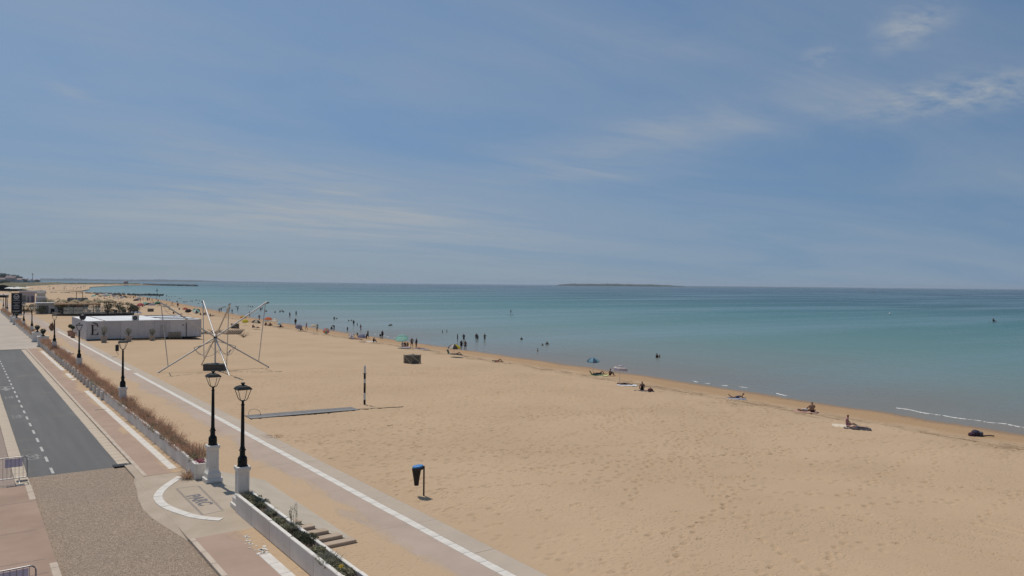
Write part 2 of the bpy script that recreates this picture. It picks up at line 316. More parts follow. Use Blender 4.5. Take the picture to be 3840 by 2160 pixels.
# ------------------------------------------------------------------ mesh helpers
COL = SC.collection
class MB:
    def __init__(s): s.v = []; s.f = []
    def add(s, vs, fs):
        o = len(s.v); s.v += [tuple(v) for v in vs]; s.f += [tuple(i + o for i in f) for f in fs]; return s
    def box(s, x0, x1, y0, y1, z0, z1, M=None):
        vs = [Vector(p) for p in ((x0, y0, z0), (x1, y0, z0), (x1, y1, z0), (x0, y1, z0), (x0, y0, z1), (x1, y0, z1), (x1, y1, z1), (x0, y1, z1))]
        if M is not None: vs = [M @ v for v in vs]
        return s.add(vs, [(0, 3, 2, 1), (4, 5, 6, 7), (0, 1, 5, 4), (1, 2, 6, 5), (2, 3, 7, 6), (3, 0, 4, 7)])
    def bbox(s, x0, x1, y0, y1, z0, z1, b=.02, M=None):
        """box with chamfered top and vertical edges"""
        def ring(i, z): return [(x0 + i, y0, z), (x1 - i, y0, z), (x1, y0 + i, z), (x1, y1 - i, z), (x1 - i, y1, z), (x0 + i, y1, z), (x0, y1 - i, z), (x0, y0 + i, z)]
        vs = ring(b, z0) + ring(b, z1 - b) + [(x0 + b, y0 + b, z1), (x1 - b, y0 + b, z1), (x1 - b, y1 - b, z1), (x0 + b, y1 - b, z1)]
        vs = [Vector(p) for p in vs]
        if M is not None: vs = [M @ v for v in vs]
        fs = [tuple(range(7, -1, -1))] + [(i, (i + 1) % 8, 8 + (i + 1) % 8, 8 + i) for i in range(8)]
        fs += [(8, 9, 17, 16), (9, 10, 17), (10, 11, 18, 17), (11, 12, 18), (12, 13, 19, 18), (13, 14, 19), (14, 15, 16, 19), (15, 8, 16), (16, 17, 18, 19)]
        return s.add(vs, fs)
    def tube(s, pts, rad, n=6, cap=True):
        pts = [Vector(p) for p in pts]
        if isinstance(rad, (int, float)): rad = [rad] * len(pts)
        rings = []; up = Vector((0, 0, 1))
        for i, p in enumerate(pts):
            d = (pts[min(i + 1, len(pts) - 1)] - pts[max(i - 1, 0)]).normalized()
            a = d.cross(up if abs(d.z) < .95 else Vector((1, 0, 0))).normalized(); b = d.cross(a).normalized()
            rings.append([p + (a * math.cos(2 * math.pi * k / n) + b * math.sin(2 * math.pi * k / n)) * rad[i] for k in range(n)])
        vs = [v for r in rings for v in r]; fs = []
        for i in range(len(pts) - 1):
            for k in range(n): fs.append((i * n + k, i * n + (k + 1) % n, (i + 1) * n + (k + 1) % n, (i + 1) * n + k))
        if cap: fs += [tuple(range(n - 1, -1, -1)), tuple((len(pts) - 1) * n + k for k in range(n))]
        return s.add(vs, fs)
    def lathe(s, prof, n=16, c=(0, 0, 0)):
        vs = [(c[0] + r * math.cos(2 * math.pi * k / n), c[1] + r * math.sin(2 * math.pi * k / n), c[2] + z) for r, z in prof for k in range(n)]
        fs = [(i * n + k, i * n + (k + 1) % n, (i + 1) * n + (k + 1) % n, (i + 1) * n + k) for i in range(len(prof) - 1) for k in range(n)]
        fs += [tuple(range(n - 1, -1, -1)), tuple((len(prof) - 1) * n + k for k in range(n))]
        return s.add(vs, fs)
    def prism(s, poly, z0, z1):
        n = len(poly); vs = [(x, y, z0) for x, y in poly] + [(x, y, z1) for x, y in poly]
        return s.add(vs, [tuple(range(n - 1, -1, -1)), tuple(range(n, 2 * n))] + [(i, (i + 1) % n, n + (i + 1) % n, n + i) for i in range(n)])
    def frust(s, w0, w1, z0, z1, d0=None, d1=None):
        d0 = d0 or w0; d1 = d1 or w1
        vs = [(-w0, -d0, z0), (w0, -d0, z0), (w0, d0, z0), (-w0, d0, z0), (-w1, -d1, z1), (w1, -d1, z1), (w1, d1, z1), (-w1, d1, z1)]
        return s.add(vs, [(3, 2, 1, 0), (4, 5, 6, 7), (0, 1, 5, 4), (1, 2, 6, 5), (2, 3, 7, 6), (3, 0, 4, 7)])
    def xf(s, M): s.v = [tuple(M @ Vector(v)) for v in s.v]; return s
    def mesh(s, name, smooth=False):
        me = bpy.data.meshes.new(name); me.from_pydata(s.v, [], s.f); me.validate(); me.update()
        if smooth: me.polygons.foreach_set('use_smooth', [True] * len(me.polygons))
        return me
    def build(s, name, m, parent=None, loc=None, smooth=False, rz=0):
        me = s.mesh(name, smooth)
        for x in (m if isinstance(m, (list, tuple)) else [m]): me.materials.append(x)
        return link(name, me, parent, loc, rz)
def link(name, me, parent=None, loc=None, rz=0):
    o = bpy.data.objects.new(name, me); COL.objects.link(o)
    if parent is not None: o.parent = parent
    if loc is not None: o.location = loc
    if rz: o.rotation_euler.z = rz
    return o
def tag(o, label, cat, group=None, kind=None):
    o['label'] = label
    if cat: o['category'] = cat
    if group: o['group'] = group
    if kind: o['kind'] = kind
    return o
def thing(name, label, cat, loc=(0, 0, 0), rz=0, group=None):
    o = link(name, None, None, loc, rz); o.empty_display_size = .2; return tag(o, label, cat, group)
def struct(o): o['kind'] = 'structure'; return o
def shared(o, name, parent, loc, rz=0, scale=None):
    c = o.copy(); c.name = name; COL.objects.link(c); c.parent = parent; c.location = loc; c.rotation_euler.z = rz
    if scale: c.scale = scale
    return c
def dup(o, parent=None):
    c = o.copy(); COL.objects.link(c); c.parent = parent
    for ch in list(o.children): dup(ch, c)
    return c
def place(o, loc, rz=0, label=None, group=None):
    o.location = loc; o.rotation_euler.z = rz
    if label: o['label'] = label
    if group: o['group'] = group
    return o

# ================================================================== TERRAIN AND SEA
def grid_mesh(name, vs_of_u, us, zf, m, jitter=0):
    rows = []; verts = []
    for u in us:
        row = []
        for v in vs_of_u(u):
            row.append(len(verts)); verts.append((v, u, zf(v, u)))
        rows.append(row)
    faces = [(rows[i][j], rows[i][j + 1], rows[i + 1][j + 1], rows[i + 1][j]) for i in range(len(rows) - 1) for j in range(len(rows[0]) - 1)]
    mb = MB(); mb.v = verts; mb.f = faces
    return mb.build(name, m, smooth=True)
us = list(np.arange(-30, 14, 4)) + list(np.arange(14, 46, .085)) + list(np.arange(46, 82, .17)) + list(np.arange(82, 130, .6)) + list(np.arange(130, 300, 3)) + list(np.arange(300, 862, 12))
nprng = np.random.RandomState(3)
PH_ = [(nprng.uniform(.15, .9), nprng.uniform(.15, .9), nprng.uniform(0, 6.28), nprng.uniform(.006, .018)) for _ in range(14)]
def und(v, u):
    s = 0
    for a, b, p, k in PH_: s += k * math.sin(a * v + b * u * (1 if p > 3 else -1) + p)
    return s * min(1, max(0, (v - 15.6) / 2))
# footprints: a height raster of trodden dents, sampled by the sand mesh
RS = .045; RV0, RU0 = 15.4, 13.0; RNV, RNU = int(54 / RS), int(72 / RS); HM = np.zeros((RNU, RNV), np.float32)
def stamp(v, u, a, L, Wd, dep):
    r = int(L * 2.2 / RS) + 1; ci, cj = int((u - RU0) / RS), int((v - RV0) / RS)
    if ci - r < 0 or cj - r < 0 or ci + r >= RNU or cj + r >= RNV: return
    uu, vv = np.mgrid[-r:r + 1, -r:r + 1] * RS; c, s_ = math.cos(a), math.sin(a); x = (uu * c + vv * s_) / L; y = (-uu * s_ + vv * c) / Wd; d = np.sqrt(x * x + y * y)
    HM[ci - r:ci + r + 1, cj - r:cj + r + 1] += (-dep * np.exp(-(d ** 4)) + dep * .38 * np.exp(-((d - 1.35) / .3) ** 2)).astype(np.float32)
fr_ = random.Random(21)
for _ in range(210):                                                          # trails of walkers
    v, u = fr_.uniform(15, 68), fr_.uniform(13, 84); a = fr_.gauss(1.15, .45) if fr_.random() < .7 else fr_.uniform(0, 6.28); sd = 1
    for k in range(fr_.randint(10, 70)):
        v += math.sin(a) * .7; u += math.cos(a) * .7; a += fr_.gauss(0, .045); sd = -sd
        stamp(v + math.cos(a) * .11 * sd, u - math.sin(a) * .11 * sd, a, .20, .105, fr_.uniform(.06, .095))
for _ in range(15000):                                                        # churned sand: dense away from the smooth near corner
    v, u = 15.5 + 52 * fr_.random() ** 1.15, fr_.uniform(14, 83)
    if fr_.random() > .12 + .88 / (1 + math.exp(-((u - 33) * .22 - (v - 24) * .12 + 1.2 * math.sin(v * .3 + u * .17)))): continue
    stamp(v, u, 1.3 + fr_.gauss(0, .5), fr_.uniform(.13, .24), fr_.uniform(.07, .12), fr_.uniform(.03, .058))
R5 = Rg(640, 1350, 3.22)
def track(pts, w=.8):
    """twin shallow wheel ruts"""
    P = spline([tuple(G(*R5(*p))[:2]) for p in pts], 30)
    for i in range(len(P) - 1):
        d = P[i + 1] - P[i]; L = np.linalg.norm(d); d = d / max(L, 1e-6); n = np.array([-d[1], d[0]]) * w
        for k in range(max(1, int(L / .12))):
            q = P[i] + (P[i + 1] - P[i]) * k / max(1, int(L / .12))
            for s_ in (-1, 1): stamp(q[0] + n[0] * s_, q[1] + n[1] * s_, math.atan2(d[0], d[1]), .12, .10, .016)
def spline(pts, n):
    P = [np.array(p, float) for p in pts]; P = [2 * P[0] - P[1]] + P + [2 * P[-1] - P[-2]]; out = []
    for i in range(1, len(P) - 2):
        for k in range(n):
            t = k / n; a, b, c, d = P[i - 1:i + 3]
            out.append(.5 * ((2 * b) + (c - a) * t + (2 * a - 5 * b + 4 * c - d) * t * t + (3 * b - a - 3 * c + d) * t ** 3))
    out.append(P[-2]); return out
track([(1240, 280), (1225, 330), (1290, 370), (1480, 405), (1720, 425), (2050, 430)]); track([(820, 265), (690, 310), (655, 360), (720, 410), (860, 440)]); track([(560, 480), (900, 535), (1150, 552), (1500, 545), (1850, 530)]); track([(1400, 330), (1700, 310), (2100, 300), (2500, 310)])
VT = np.concatenate([np.arange(.002, .66, .0019), np.arange(.66, 1, .005), [1.0]])
def sand_mesh():
    rows = []
    for u in us:
        w = wline(u); v = np.concatenate([[12.0, 15.3, 15.5], 15.5 + (w - 15.5) * VT, w + np.array([1, 3, 8, 20, 50, 120])])
        t = np.clip((v - 15.5) / (w - 15.5), 0, None); z = np.where(t <= 1, -1 - 1.7 * np.minimum(t, 1) ** 1.5, np.maximum(-2.7 - (v - w) * .035, -7))
        un = sum(k * np.sin(a_ * v + b_ * u * (1 if p_ > 3 else -1) + p_) for a_, b_, p_, k in PH_) * np.clip((v - 15.6) / 2, 0, 1)
        i = int((u - RU0) / RS); j = ((v - RV0) / RS).astype(int); ok = (j >= 0) & (j < RNV) & (0 <= i < RNU)
        h = np.where(ok, HM[min(max(i, 0), RNU - 1), np.clip(j, 0, RNV - 1)], 0)
        z = z + un * np.where(v < w - 8, 1, .25) + h * np.clip((w - 5 - v) / 3, .3, 1) * np.clip((v - 15.55) * 3, 0, 1) - np.where(v < 15.52, .02, 0)
        z[:2] = -1.3; rows.append(np.stack([v, np.full_like(v, u), z], 1))
    n = len(rows[0]); V = np.concatenate(rows); R = len(rows)
    q = (np.arange(R - 1)[:, None] * n + np.arange(n - 1)[None, :]).ravel(); F = np.stack([q, q + 1, q + n + 1, q + n], 1)
    me = bpy.data.meshes.new('sand_beach'); me.vertices.add(len(V)); me.vertices.foreach_set('co', V.astype(np.float32).ravel())
    me.loops.add(F.size); me.loops.foreach_set('vertex_index', F.astype(np.int32).ravel()); me.polygons.add(len(F)); me.polygons.foreach_set('loop_start', np.arange(0, F.size, 4, dtype=np.int32)); me.polygons.foreach_set('use_smooth', np.ones(len(F), bool))
    me.update(calc_edges=True); me.materials.append(M_SAND); return link('sand_beach', me)
sand = struct(sand_mesh()); sand['label'] = 'wide pale sandy beach covered with footprints'
# sea to the horizon
mb = MB(); mb.add([(-3000, -2500, WATER), (46000, -2500, WATER), (46000, 46000, WATER), (-3000, 46000, WATER)], [(0, 1, 2, 3)])
sea = struct(mb.build('sea', M_WATER)); sea['label'] = 'calm turquoise sea reaching the horizon'
# land behind the road, far beach and spit
def sheet(name, poly, z, m):
    mb = MB(); mb.add([(x, y, z) for x, y in poly], [tuple(range(len(poly)))]); return mb.build(name, m)
M_LAND = mat('inland_ground', (.28, .24, .15), .95, .2, .02, col2=(.16, .16, .09))
struct(sheet('inland_ground', [(-900, -200), (14, -200), (14, 400), (40, 860), (60, 1300), (20, 2600), (-900, 2600)], -1.12, M_LAND))
fb = [(13, 400), (30, 858), (96, 858), (120, 1000), (161, 1334), (250, 1729), (318, 1960), (402, 2030), (415, 2110), (400, 2330), (300, 2420), (150, 2150), (90, 1750), (20, 1300)]
def offs(poly, d):
    return poly
far = struct(sheet('far_beach', [(13.9, 399), (41, 859)] + fb[2:12] + [(60, 1400)], -2.0, M_SAND)); far['label'] = 'distant curve of beach and sand spit across the bay'

# raised land terrace (road level)
def slab(name, x0, x1, y0, y1, z0, z1, m, parent=None, label=None, b=0):
    mb = MB(); (mb.bbox(x0, x1, y0, y1, z0, z1, b) if b else mb.box(x0, x1, y0, y1, z0, z1)); o = mb.build(name, m, parent)
    if parent is None: struct(o)
    return o
ROAD = slab('road', 2.36, 6.42, 38.75, 110.5, -.9, -.09, M_ASPH); ROAD['label'] = 'grey asphalt road running along the sea front'
GRV = slab('gravel_roadway', 2.36, 6.10, -12, 38.745, -.9, -.09, M_GRAVEL); GRV['label'] = 'tan exposed pebble concrete roadway in the foreground'
PAVL = slab('left_pavement', -14, 2.355, -12, 37.0, -.9, 0, M_PINK); PAVL['label'] = 'pink concrete pavement at the lower left'
PAVB = slab('pebble_verge', -14, 1.84, 37.005, 110.5, -.9, -.02, mat('pebble_verge', (.25, .19, .16), .95, .2, 14, .6, 40, col2=(.36, .29, .24)))
PLZ = slab('plaza', -14, 8.8, 110.505, 420, -.9, -.04, M_PLAZA); PLZ['label'] = 'pale concrete plaza beyond the end of the asphalt'
PAVR = slab('right_pavement', 6.60, 8.2, 35.9, 110.5, -.9, -.003, M_FOOT); PAVR['label'] = 'pink concrete footway between kerb and planters'
PAVN = slab('near_pavement', 6.28, 8.2, -12, 26.3, -.9, -.003, M_FOOT); PAVN['label'] = 'pink concrete footway beside the near planter'
GATE = slab('gate_forecourt', 6.105, 8.9, 26.305, 35.895, -.9, -.01, M_CONC); GATE['label'] = 'pale concrete forecourt in front of the lamp post gateway'
slab('terrace_edge', 8.2, 8.9, -12, 26.3, -1.1, .02, M_CONC); slab('terrace_edge', 8.205, 8.9, 35.9, 110.5, -1.1, .02, M_CONC); slab('terrace_edge', 8.805, 8.9, 110.505, 420, -1.1, -.02, M_CONC)
GE = slab('forecourt_corner', 6.105, 6.598, 35.9, 38.6, -.9, -.012, M_CONC)
fcp = spline_pts = [(6.11, 26.4), (5.85, 28.0), (5.62, 29.6), (5.55, 31.0), (5.66, 32.6), (5.85, 34.0), (6.0, 35.6), (6.11, 36.4)]
fe = MB()
for x_, u_ in [(6.09, 26.4)] + fcp[1:-1] + [(6.09, 36.0)]: fe.v += [(x_, u_, -.086), (6.104, u_, -.012)]
fe.f = [(2 * i, 2 * i + 1, 2 * i + 3, 2 * i + 2) for i in range(len(fe.v) // 2 - 1)]
struct(fe.build('forecourt_edge', M_CONC))
# bevelled corner kerb, gutter flags, white border stones: every stone a piece of its own
def stones(name, parent, x0, x1, y0, y1, L, z0, z1, m, b=.012, skip=None, jit=.004):
    base = None; y = y0; 
    while y < y1 - .05:
        l = min(L, y1 - y)
        if not (skip and skip(y + l / 2)):
            if base is None or abs(l - L) > .01:
                o = MB().bbox(x0, x1, 0, l - .014, z0, z1, b).build(name, m, parent, (0, y, 0))
                if base is None: base = o
            else: o = shared(base, name, parent, (rnd.uniform(-jit, jit), y, rnd.uniform(-jit, jit)))
        y += L
stones('kerb_stone', PAVR, 6.425, 6.598, 35.9, 110.3, 1.2, -.3, .014, M_KERB)
stones('kerb_stone', PAVN, 6.105, 6.278, -4, 26.3, 1.2, -.3, .014, M_KERB)
stones('gutter_flag', ROAD, 5.93, 6.42, 39.2, 110.3, .8, -.3, -.07, M_FLAG)
stones('gutter_flag', PAVB, 1.85, 2.352, 37.01, 110, .8, -.3, .015, M_FLAG)
stones('kerb_stone', PAVL, 2.16, 2.375, 34.4, 37.0, 1.3, -.3, .014, M_KERB); stones('kerb_stone', PAVL, 2.16, 2.375, -4, 26.4, 1.3, -.3, .014, M_KERB)
sk = lambda y: 66.5 < y < 73.5 or 74.3 < y < 75.5 or 79 < y < 82
stones('border_stone', PAVR, 7.62, 7.96, 36.6, 106, .95, -.1, .012, M_STONE, skip=sk)
stones('border_stone', PAVN, 7.52, 7.86, -4, 23.6, .95, -.1, .012, M_STONE)
bs = MB()
for i in range(34):                                                       # worn end of the border: broken white chips in the sand
    y = rnd.uniform(23.4, 25.6); t = (y - 23.4) / 2.2; x = 7.68 + rnd.gauss(0, .09) ; r = rnd.uniform(.02, .06) * (1.15 - t * .7)
    bs.box(x - r * 1.6, x + r * 1.6, y - r, y + r, -.02, .012, Matrix.Translation((x, y, 0)) @ Matrix.Rotation(rnd.uniform(0, 3), 4, 'Z') @ Matrix.Translation((-x, -y, 0)))
o = bs.build('worn_border_chip', M_STONE, PAVN); o['kind'] = 'stuff'
# the curved white border of the forecourt
arc = [(7.75, 35.0), (7.1, 34.0), (6.6, 33.1), (6.30, 32.2), (6.22, 31.4), (6.27, 30.7), (6.45, 29.9), (6.75, 29.0), (7.1, 28.35), (7.55, 27.85)]
def spline(pts, n):
    P = [np.array(p, float) for p in pts]; P = [2 * P[0] - P[1]] + P + [2 * P[-1] - P[-2]]; out = []
    for i in range(1, len(P) - 2):
        for k in range(n):
            t = k / n; a, b, c, d = P[i - 1:i + 3]
            out.append(.5 * ((2 * b) + (c - a) * t + (2 * a - 5 * b + 4 * c - d) * t * t + (3 * b - a - 3 * c + d) * t ** 3))
    out.append(P[-2]); return out
ap = spline(arc, 12); sl = np.cumsum([0] + [np.linalg.norm(ap[i + 1] - ap[i]) for i in range(len(ap) - 1)])
nb = 15
for k in range(nb):
    pts = [np.array([np.interp(s_, sl, [p[j] for p in ap]) for j in (0, 1)]) for s_ in np.linspace(sl[-1] * k / nb + .008, sl[-1] * (k + 1) / nb - .008, 4)]
    L_, R_ = [], []
    for i, p in enumerate(pts):
        d = pts[min(i + 1, 3)] - pts[max(i - 1, 0)]; d /= np.linalg.norm(d); nn = np.array([-d[1], d[0]]) * .16
        L_.append(tuple(p + nn)); R_.append(tuple(p - nn))
    MB().prism(L_ + R_[::-1], -.1, .004 + .002 * (k % 3)).build('border_stone', M_STONE, GATE)
# PARC lettering and its ruled lines, drains, dashes, cycle marks
def textmesh(s, size, m, name, parent, M, ext=.004, bold=0):
    cu = bpy.data.curves.new('t', 'FONT'); cu.body = s; cu.size = size; cu.extrude = ext; cu.align_x = 'CENTER'; cu.align_y = 'CENTER'; cu.offset = bold
    t = bpy.data.objects.new('t', cu); COL.objects.link(t); dg = bpy.context.evaluated_depsgraph_get()
    me = bpy.data.meshes.new_from_object(t.evaluated_get(dg)); bpy.data.objects.remove(t)
    me.transform(M); me.materials.clear(); me.materials.append(m); return link(name, me, parent)
M_GREYP = mat('grey_paint', (.16, .15, .16), .8, .15, 8)
pc = Vector((7.50, 30.85, 0))
textmesh('PARC', .70, M_GREYP, 'parc_lettering', GATE, Matrix.Translation((pc.x, pc.y, -.008)) @ Matrix.Rotation(-math.pi / 2, 4, 'Z') @ Matrix.Rotation(math.radians(4), 4, 'Z'), .004, .022)
def strip(name, parent, p0, p1, w, z, m, t=.004):
    p0 = Vector(p0[:2]); p1 = Vector(p1[:2]); d = (p1 - p0).normalized(); n = Vector((-d.y, d.x)) * w / 2
    return MB().prism([tuple(p0 + n), tuple(p0 - n), tuple(p1 - n), tuple(p1 + n)], z - .01, z + t).build(name, m, parent)
R4 = Rg(0, 1700, 3.1415)
for a, b in (((2070, 415), (2378, 722)), ((2088, 415), (2396, 722)), ((2328, 382), (2610, 665)), ((2344, 380), (2626, 660))):
    strip('ruled_line', GATE, at(*R4(*a), 0), at(*R4(*b), 0), .018, -.008, M_GREYP)
for a, b in (((2080, 412), (2330, 380)), ((2385, 722), (2640, 670))): strip('slab_joint', GATE, at(*R4(*a), 0), at(*R4(*b), 0), .012, -.009, M_GREYP)
y = 38.95
base = None
while y < 110:
    if base is None: base = MB().box(-.055, .055, -.62, .62, -.10, -.086).build('lane_dash', M_PAINT, ROAD, (3.33, y + .7, 0))
    else: shared(base, 'lane_dash', ROAD, (3.33, y + .7, 0))
    y += 2.66
def cycle_mark(u, s=1.0):
    mb = MB(); 
    for cy in (-.42, .42):
        n = 14
        for k in range(n):
            a0, a1 = 2 * math.pi * k / n, 2 * math.pi * (k + 1) / n
            q = [(math.cos(a) * r * .8, cy + math.sin(a) * r) for a, r in ((a0, .25), (a1, .25), (a1, .34), (a0, .34))]
            mb.prism([(x * s, y * s) for x, y in q], -.10, -.086)
    for (x0, y0, x1, y1) in ((0, -.42, .22, 0), (.22, 0, .3, .3), (0, .42, .3, .3), (0, -.42, .34, -.3), (0, .42, .05, 0), (.3, .3, .42, .26), (.34, -.22, .34, -.4)):
        d = Vector((x1 - x0, y1 - y0)).normalized(); n_ = Vector((-d.y, d.x)) * .04
        mb.prism([((x0 + n_.x) * s, (y0 + n_.y) * s), ((x0 - n_.x) * s, (y0 - n_.y) * s), ((x1 - n_.x) * s, (y1 - n_.y) * s), ((x1 + n_.x) * s, (y1 + n_.y) * s)][::-1], -.101, -.087)
    mb.build('cycle_symbol', mat('worn_paint', (.20, .195, .185), .85, .2, 8, col2=(.34, .33, .315)), ROAD, (2.82, u, 0))
for u in (43.2, 56.5, 66.0): cycle_mark(u, .95)
mb = MB()                                                                 # big arrow with cross bar further up the lane
mb.prism([(-.5, 0), (.5, 0), (.5, .25), (-.5, .25)], -.10, -.086); mb.prism([(-.12, -1.6), (.12, -1.6), (.12, -.02), (-.12, -.02)], -.10, -.086); mb.prism([(-.45, -1.0), (0, -2.6), (.45, -1.0), (.1, -1.3), (-.1, -1.3)], -.102, -.088)
mb.build('lane_arrow', mat('worn_paint', (.2, .2, .2)), ROAD, (2.85, 72.6, 0))
R3 = Rg(0, 1280, 3.22)
a = at(*R3(1130, 832), 0); b = at(*R3(1295, 818), 0)
dr = thing('drain_grate', 'narrow dark drain grate crossing the pink footway beside the third lamp', 'drain', (a.x, a.y, -.002))
MB().box(0, b.x - a.x, -.16, .16, -.02, .004).build('frame', M_KERB, dr)
for k in range(12): MB().box(.04 + k * (b.x - a.x - .08) / 12, .04 + (k + .6) * (b.x - a.x - .08) / 12, -.12, .12, -.01, .012).build('grate_bar', M_DARK, dr)
a = at(*R4(1420, 140), -.03)
dr = thing('gutter_drain', 'black gutter drain at the end of the kerb beside the gravel roadway', 'drain', (a.x, a.y, -.03))
MB().box(-.3, .3, -.25, .25, -.03, .012).build('frame', M_DARK, dr)
for k in range(5): MB().box(-.26 + k * .11, -.20 + k * .11, -.2, .2, 0, .022).build('grate_bar', M_BLACK, dr)
a = at(*R4(295, 280), -.02)
dr = thing('gutter_drain', 'small black gutter drain by the foot of the upper barrier', 'drain', (2.1, 37.8, .016))
MB().box(-.2, .2, -.16, .16, -.03, .012).build('frame', M_DARK, dr)
for k in range(4): MB().box(-.17 + k * .1, -.11 + k * .1, -.13, .13, 0, .022).build('grate_bar', M_BLACK, dr)
strip('pavement_joint', PAVL, (-8, 30.2), (2.1, 30.2), .015, -.001, M_GREYP); strip('pavement_joint', PAVL, (-8, 26.9), (2.1, 26.9), .015, -.001, M_GREYP); strip('pavement_joint', PAVL, (-8, 25.6), (2.1, 25.6), .015, -.001, M_GREYP); strip('pavement_joint', PAVL, (-8, 34.2), (2.3, 34.2), .015, -.001, M_GREYP)
for u in (52.6, 49.3, 62, 75, 88, 101): strip('pavement_joint', PAVR, (6.6, u), (7.6, u), .014, -.004, M_GREYP)

# ------------------------------------------------------------------ lower promenade
PROM = struct(sheet('promenade', [(8.9, -12), (15.45, -12), (15.45, 410), (8.9, 410)], -1.004, M_PROM)); PROM['label'] = 'concrete promenade strewn with blown sand below the planters'
y = 14.0
while y < 200:
    L = 6.2; MB().bbox(12.0, 14.27, y, y + L - .012, -1.3, -1.0 + rnd.uniform(-.002, .002), .006).build('slab', M_PROM, PROM); y += L
y = 14.0
while y < 200:
    L = 4.1; MB().bbox(14.66, 15.5, y, y + L - .012, -1.3, -.994 + rnd.uniform(-.003, .003), .006).build('edge_slab', M_EDGE, PROM); y += L
stones('line_stone', PROM, 14.28, 14.645, 14, 85.6, 1.05, -1.2, -.985, M_STONE); stones('line_stone', PROM, 14.28, 14.645, 88.4, 176, 1.4, -1.2, -.985, M_STONE, skip=lambda y: 163 < y < 168)

# ------------------------------------------------------------------ gateways: sloping apron and side stairs
def gateway(u0, u1, first):
    """apron ramp falling seaward between u0 and u1, with a flight of steps falling towards -u at its near side"""
    nst = 7; run = .42; us0 = u0 - .4
    zf = lambda v: -.01 - .98 * (v - 8.9) / 2.85
    mb = MB(); ub = us0 - nst * run
    mb.add([(8.9, us0 + .2, zf(8.9)), (11.75, ub, zf(11.75)), (11.95, ub - .1, -1.06), (11.95, u1 + 2.6, -1.06), (11.75, u1 + 2.6, zf(11.75)), (8.9, u1 + 2.6, zf(8.9))], [(0, 1, 4, 5), (1, 2, 3, 4)])
    ap_ = struct(mb.build('ramp_apron', M_APRON)); ap_['label'] = first
    for i in range(nst):
        z = -.01 - (i + 1) * .124; ve = 8.9 + (-z + .05) / .98 * 2.85 + .12; ve = min(ve, 11.85)
        y0 = us0 - (i + 1) * run
        cut = rnd.uniform(.55, .75)
        vm = 8.9 + (ve - 8.9) * cut
        MB().bbox(8.91, vm - .006, y0, y0 + run - .01, z - .22, z, .018).build('step_slab', M_STEP, ap_)
        MB().bbox(vm + .006, ve, y0 + .01, y0 + run - .01, z - .22, z - .006, .018).build('step_slab', M_STEP, ap_)
    return ap_
gateway(28.9, 33.6, 'pale concrete ramp with side steps at the near gateway')
gateway(114.6, 122.3, 'concrete ramp with side steps at the middle gateway')
gateway(172.0, 181.0, 'concrete ramp with side steps at the far gateway')

# ================================================================== PLANTERS
def planter(u0, u1, label, L=1.95):
    t = thing('planter_wall', label, 'planter', (0, u0, 0)); n = max(1, round((u1 - u0) / L)); L = (u1 - u0) / n
    pf = pb = pc_ = None
    for i in range(n):
        y = i * L; dz = rnd.uniform(-.012, .012)
        if pf is None:
            pf = MB().bbox(8.20, 8.29, 0, L - .03, -.02, .62, .008).build('panel', M_WALLW, t, (0, y, dz))
            pb = MB().bbox(8.74, 8.83, 0, L - .016, -.02, .62, .008).build('back_panel', M_WALLW, t, (0, y, dz))
            pc_ = MB().bbox(8.185, 8.315, .003, L - .02, .623, .672, .014).build('coping_stone', M_PED, t, (0, y, dz))
            pd_ = MB().bbox(8.725, 8.84, .003, L - .02, .623, .667, .014).build('coping_stone', M_PED, t, (0, y, dz))
        else:
            shared(pf, 'panel', t, (0, y, dz)); shared(pb, 'back_panel', t, (0, y, dz)); shared(pc_, 'coping_stone', t, (0, y, dz)); shared(pd_, 'coping_stone', t, (0, y, dz))
    MB().box(8.292, 8.738, .06, u1 - u0 - .06, .03, .50).build('soil', M_SOIL, t)
    for yy in (0, u1 - u0 - .09): MB().box(8.293, 8.737, yy, yy + .075, -.02, .61).build('end_panel', M_WALLW, t)
    return t
planter(-2.0, 28.45, 'white panelled planter wall full of green plants beside the near steps')
planter(34.2, 112.9, 'long white panelled planter wall overgrown with dry reddish shrubs')
planter(123.6, 170.2, 'white planter wall beyond the middle gateway urns'); planter(182.2, 236, 'farthest white planter wall below the black sign')
# posts that project between the far planter bays
t = thing('planter_end_box', 'small white box planter with pink flowers beside the second lamp pedestal', 'planter', (8.1, 34.5, 0))
MB().bbox(0, .09, -.45, .12, 0, .68, .01).build('front_panel', M_PED, t); MB().bbox(.50, .59, -.45, .12, 0, .68, .01).build('back_panel', M_PED, t)
MB().bbox(.095, .495, -.45, -.36, 0, .66, .01).build('side_panel', M_PED, t); MB().box(.095, .495, -.355, .1, .1, .55).build('soil', M_SOIL, t)
mb = MB()
for k in range(60):
    x, y, z = rnd.uniform(.1, .5), rnd.uniform(-.35, .1), rnd.uniform(.6, .8); r = rnd.uniform(.02, .04)
    mb.add([(x - r, y, z), (x, y - r, z + r * .5), (x + r, y, z), (x, y + r, z + r * .5)], [(0, 1, 2, 3)])
mb.build('blossom', flat('pink_blossom', (.45, .12, .22)), t)
for i, yy in enumerate(np.arange(60.5, 112, 1.95)):
    o = MB().bbox(8.02, 8.18, 0, .16, 0, .60, .01).build('planter_post', M_PED, None, (0, yy, -.01)) if i == 0 else o0.copy()
    if i == 0: o0 = o
    else: COL.objects.link(o); o.location = (0, yy, -.01)
    tag(o, 'short white post set against the long planter wall', 'post', 'white posts along the far planter wall')

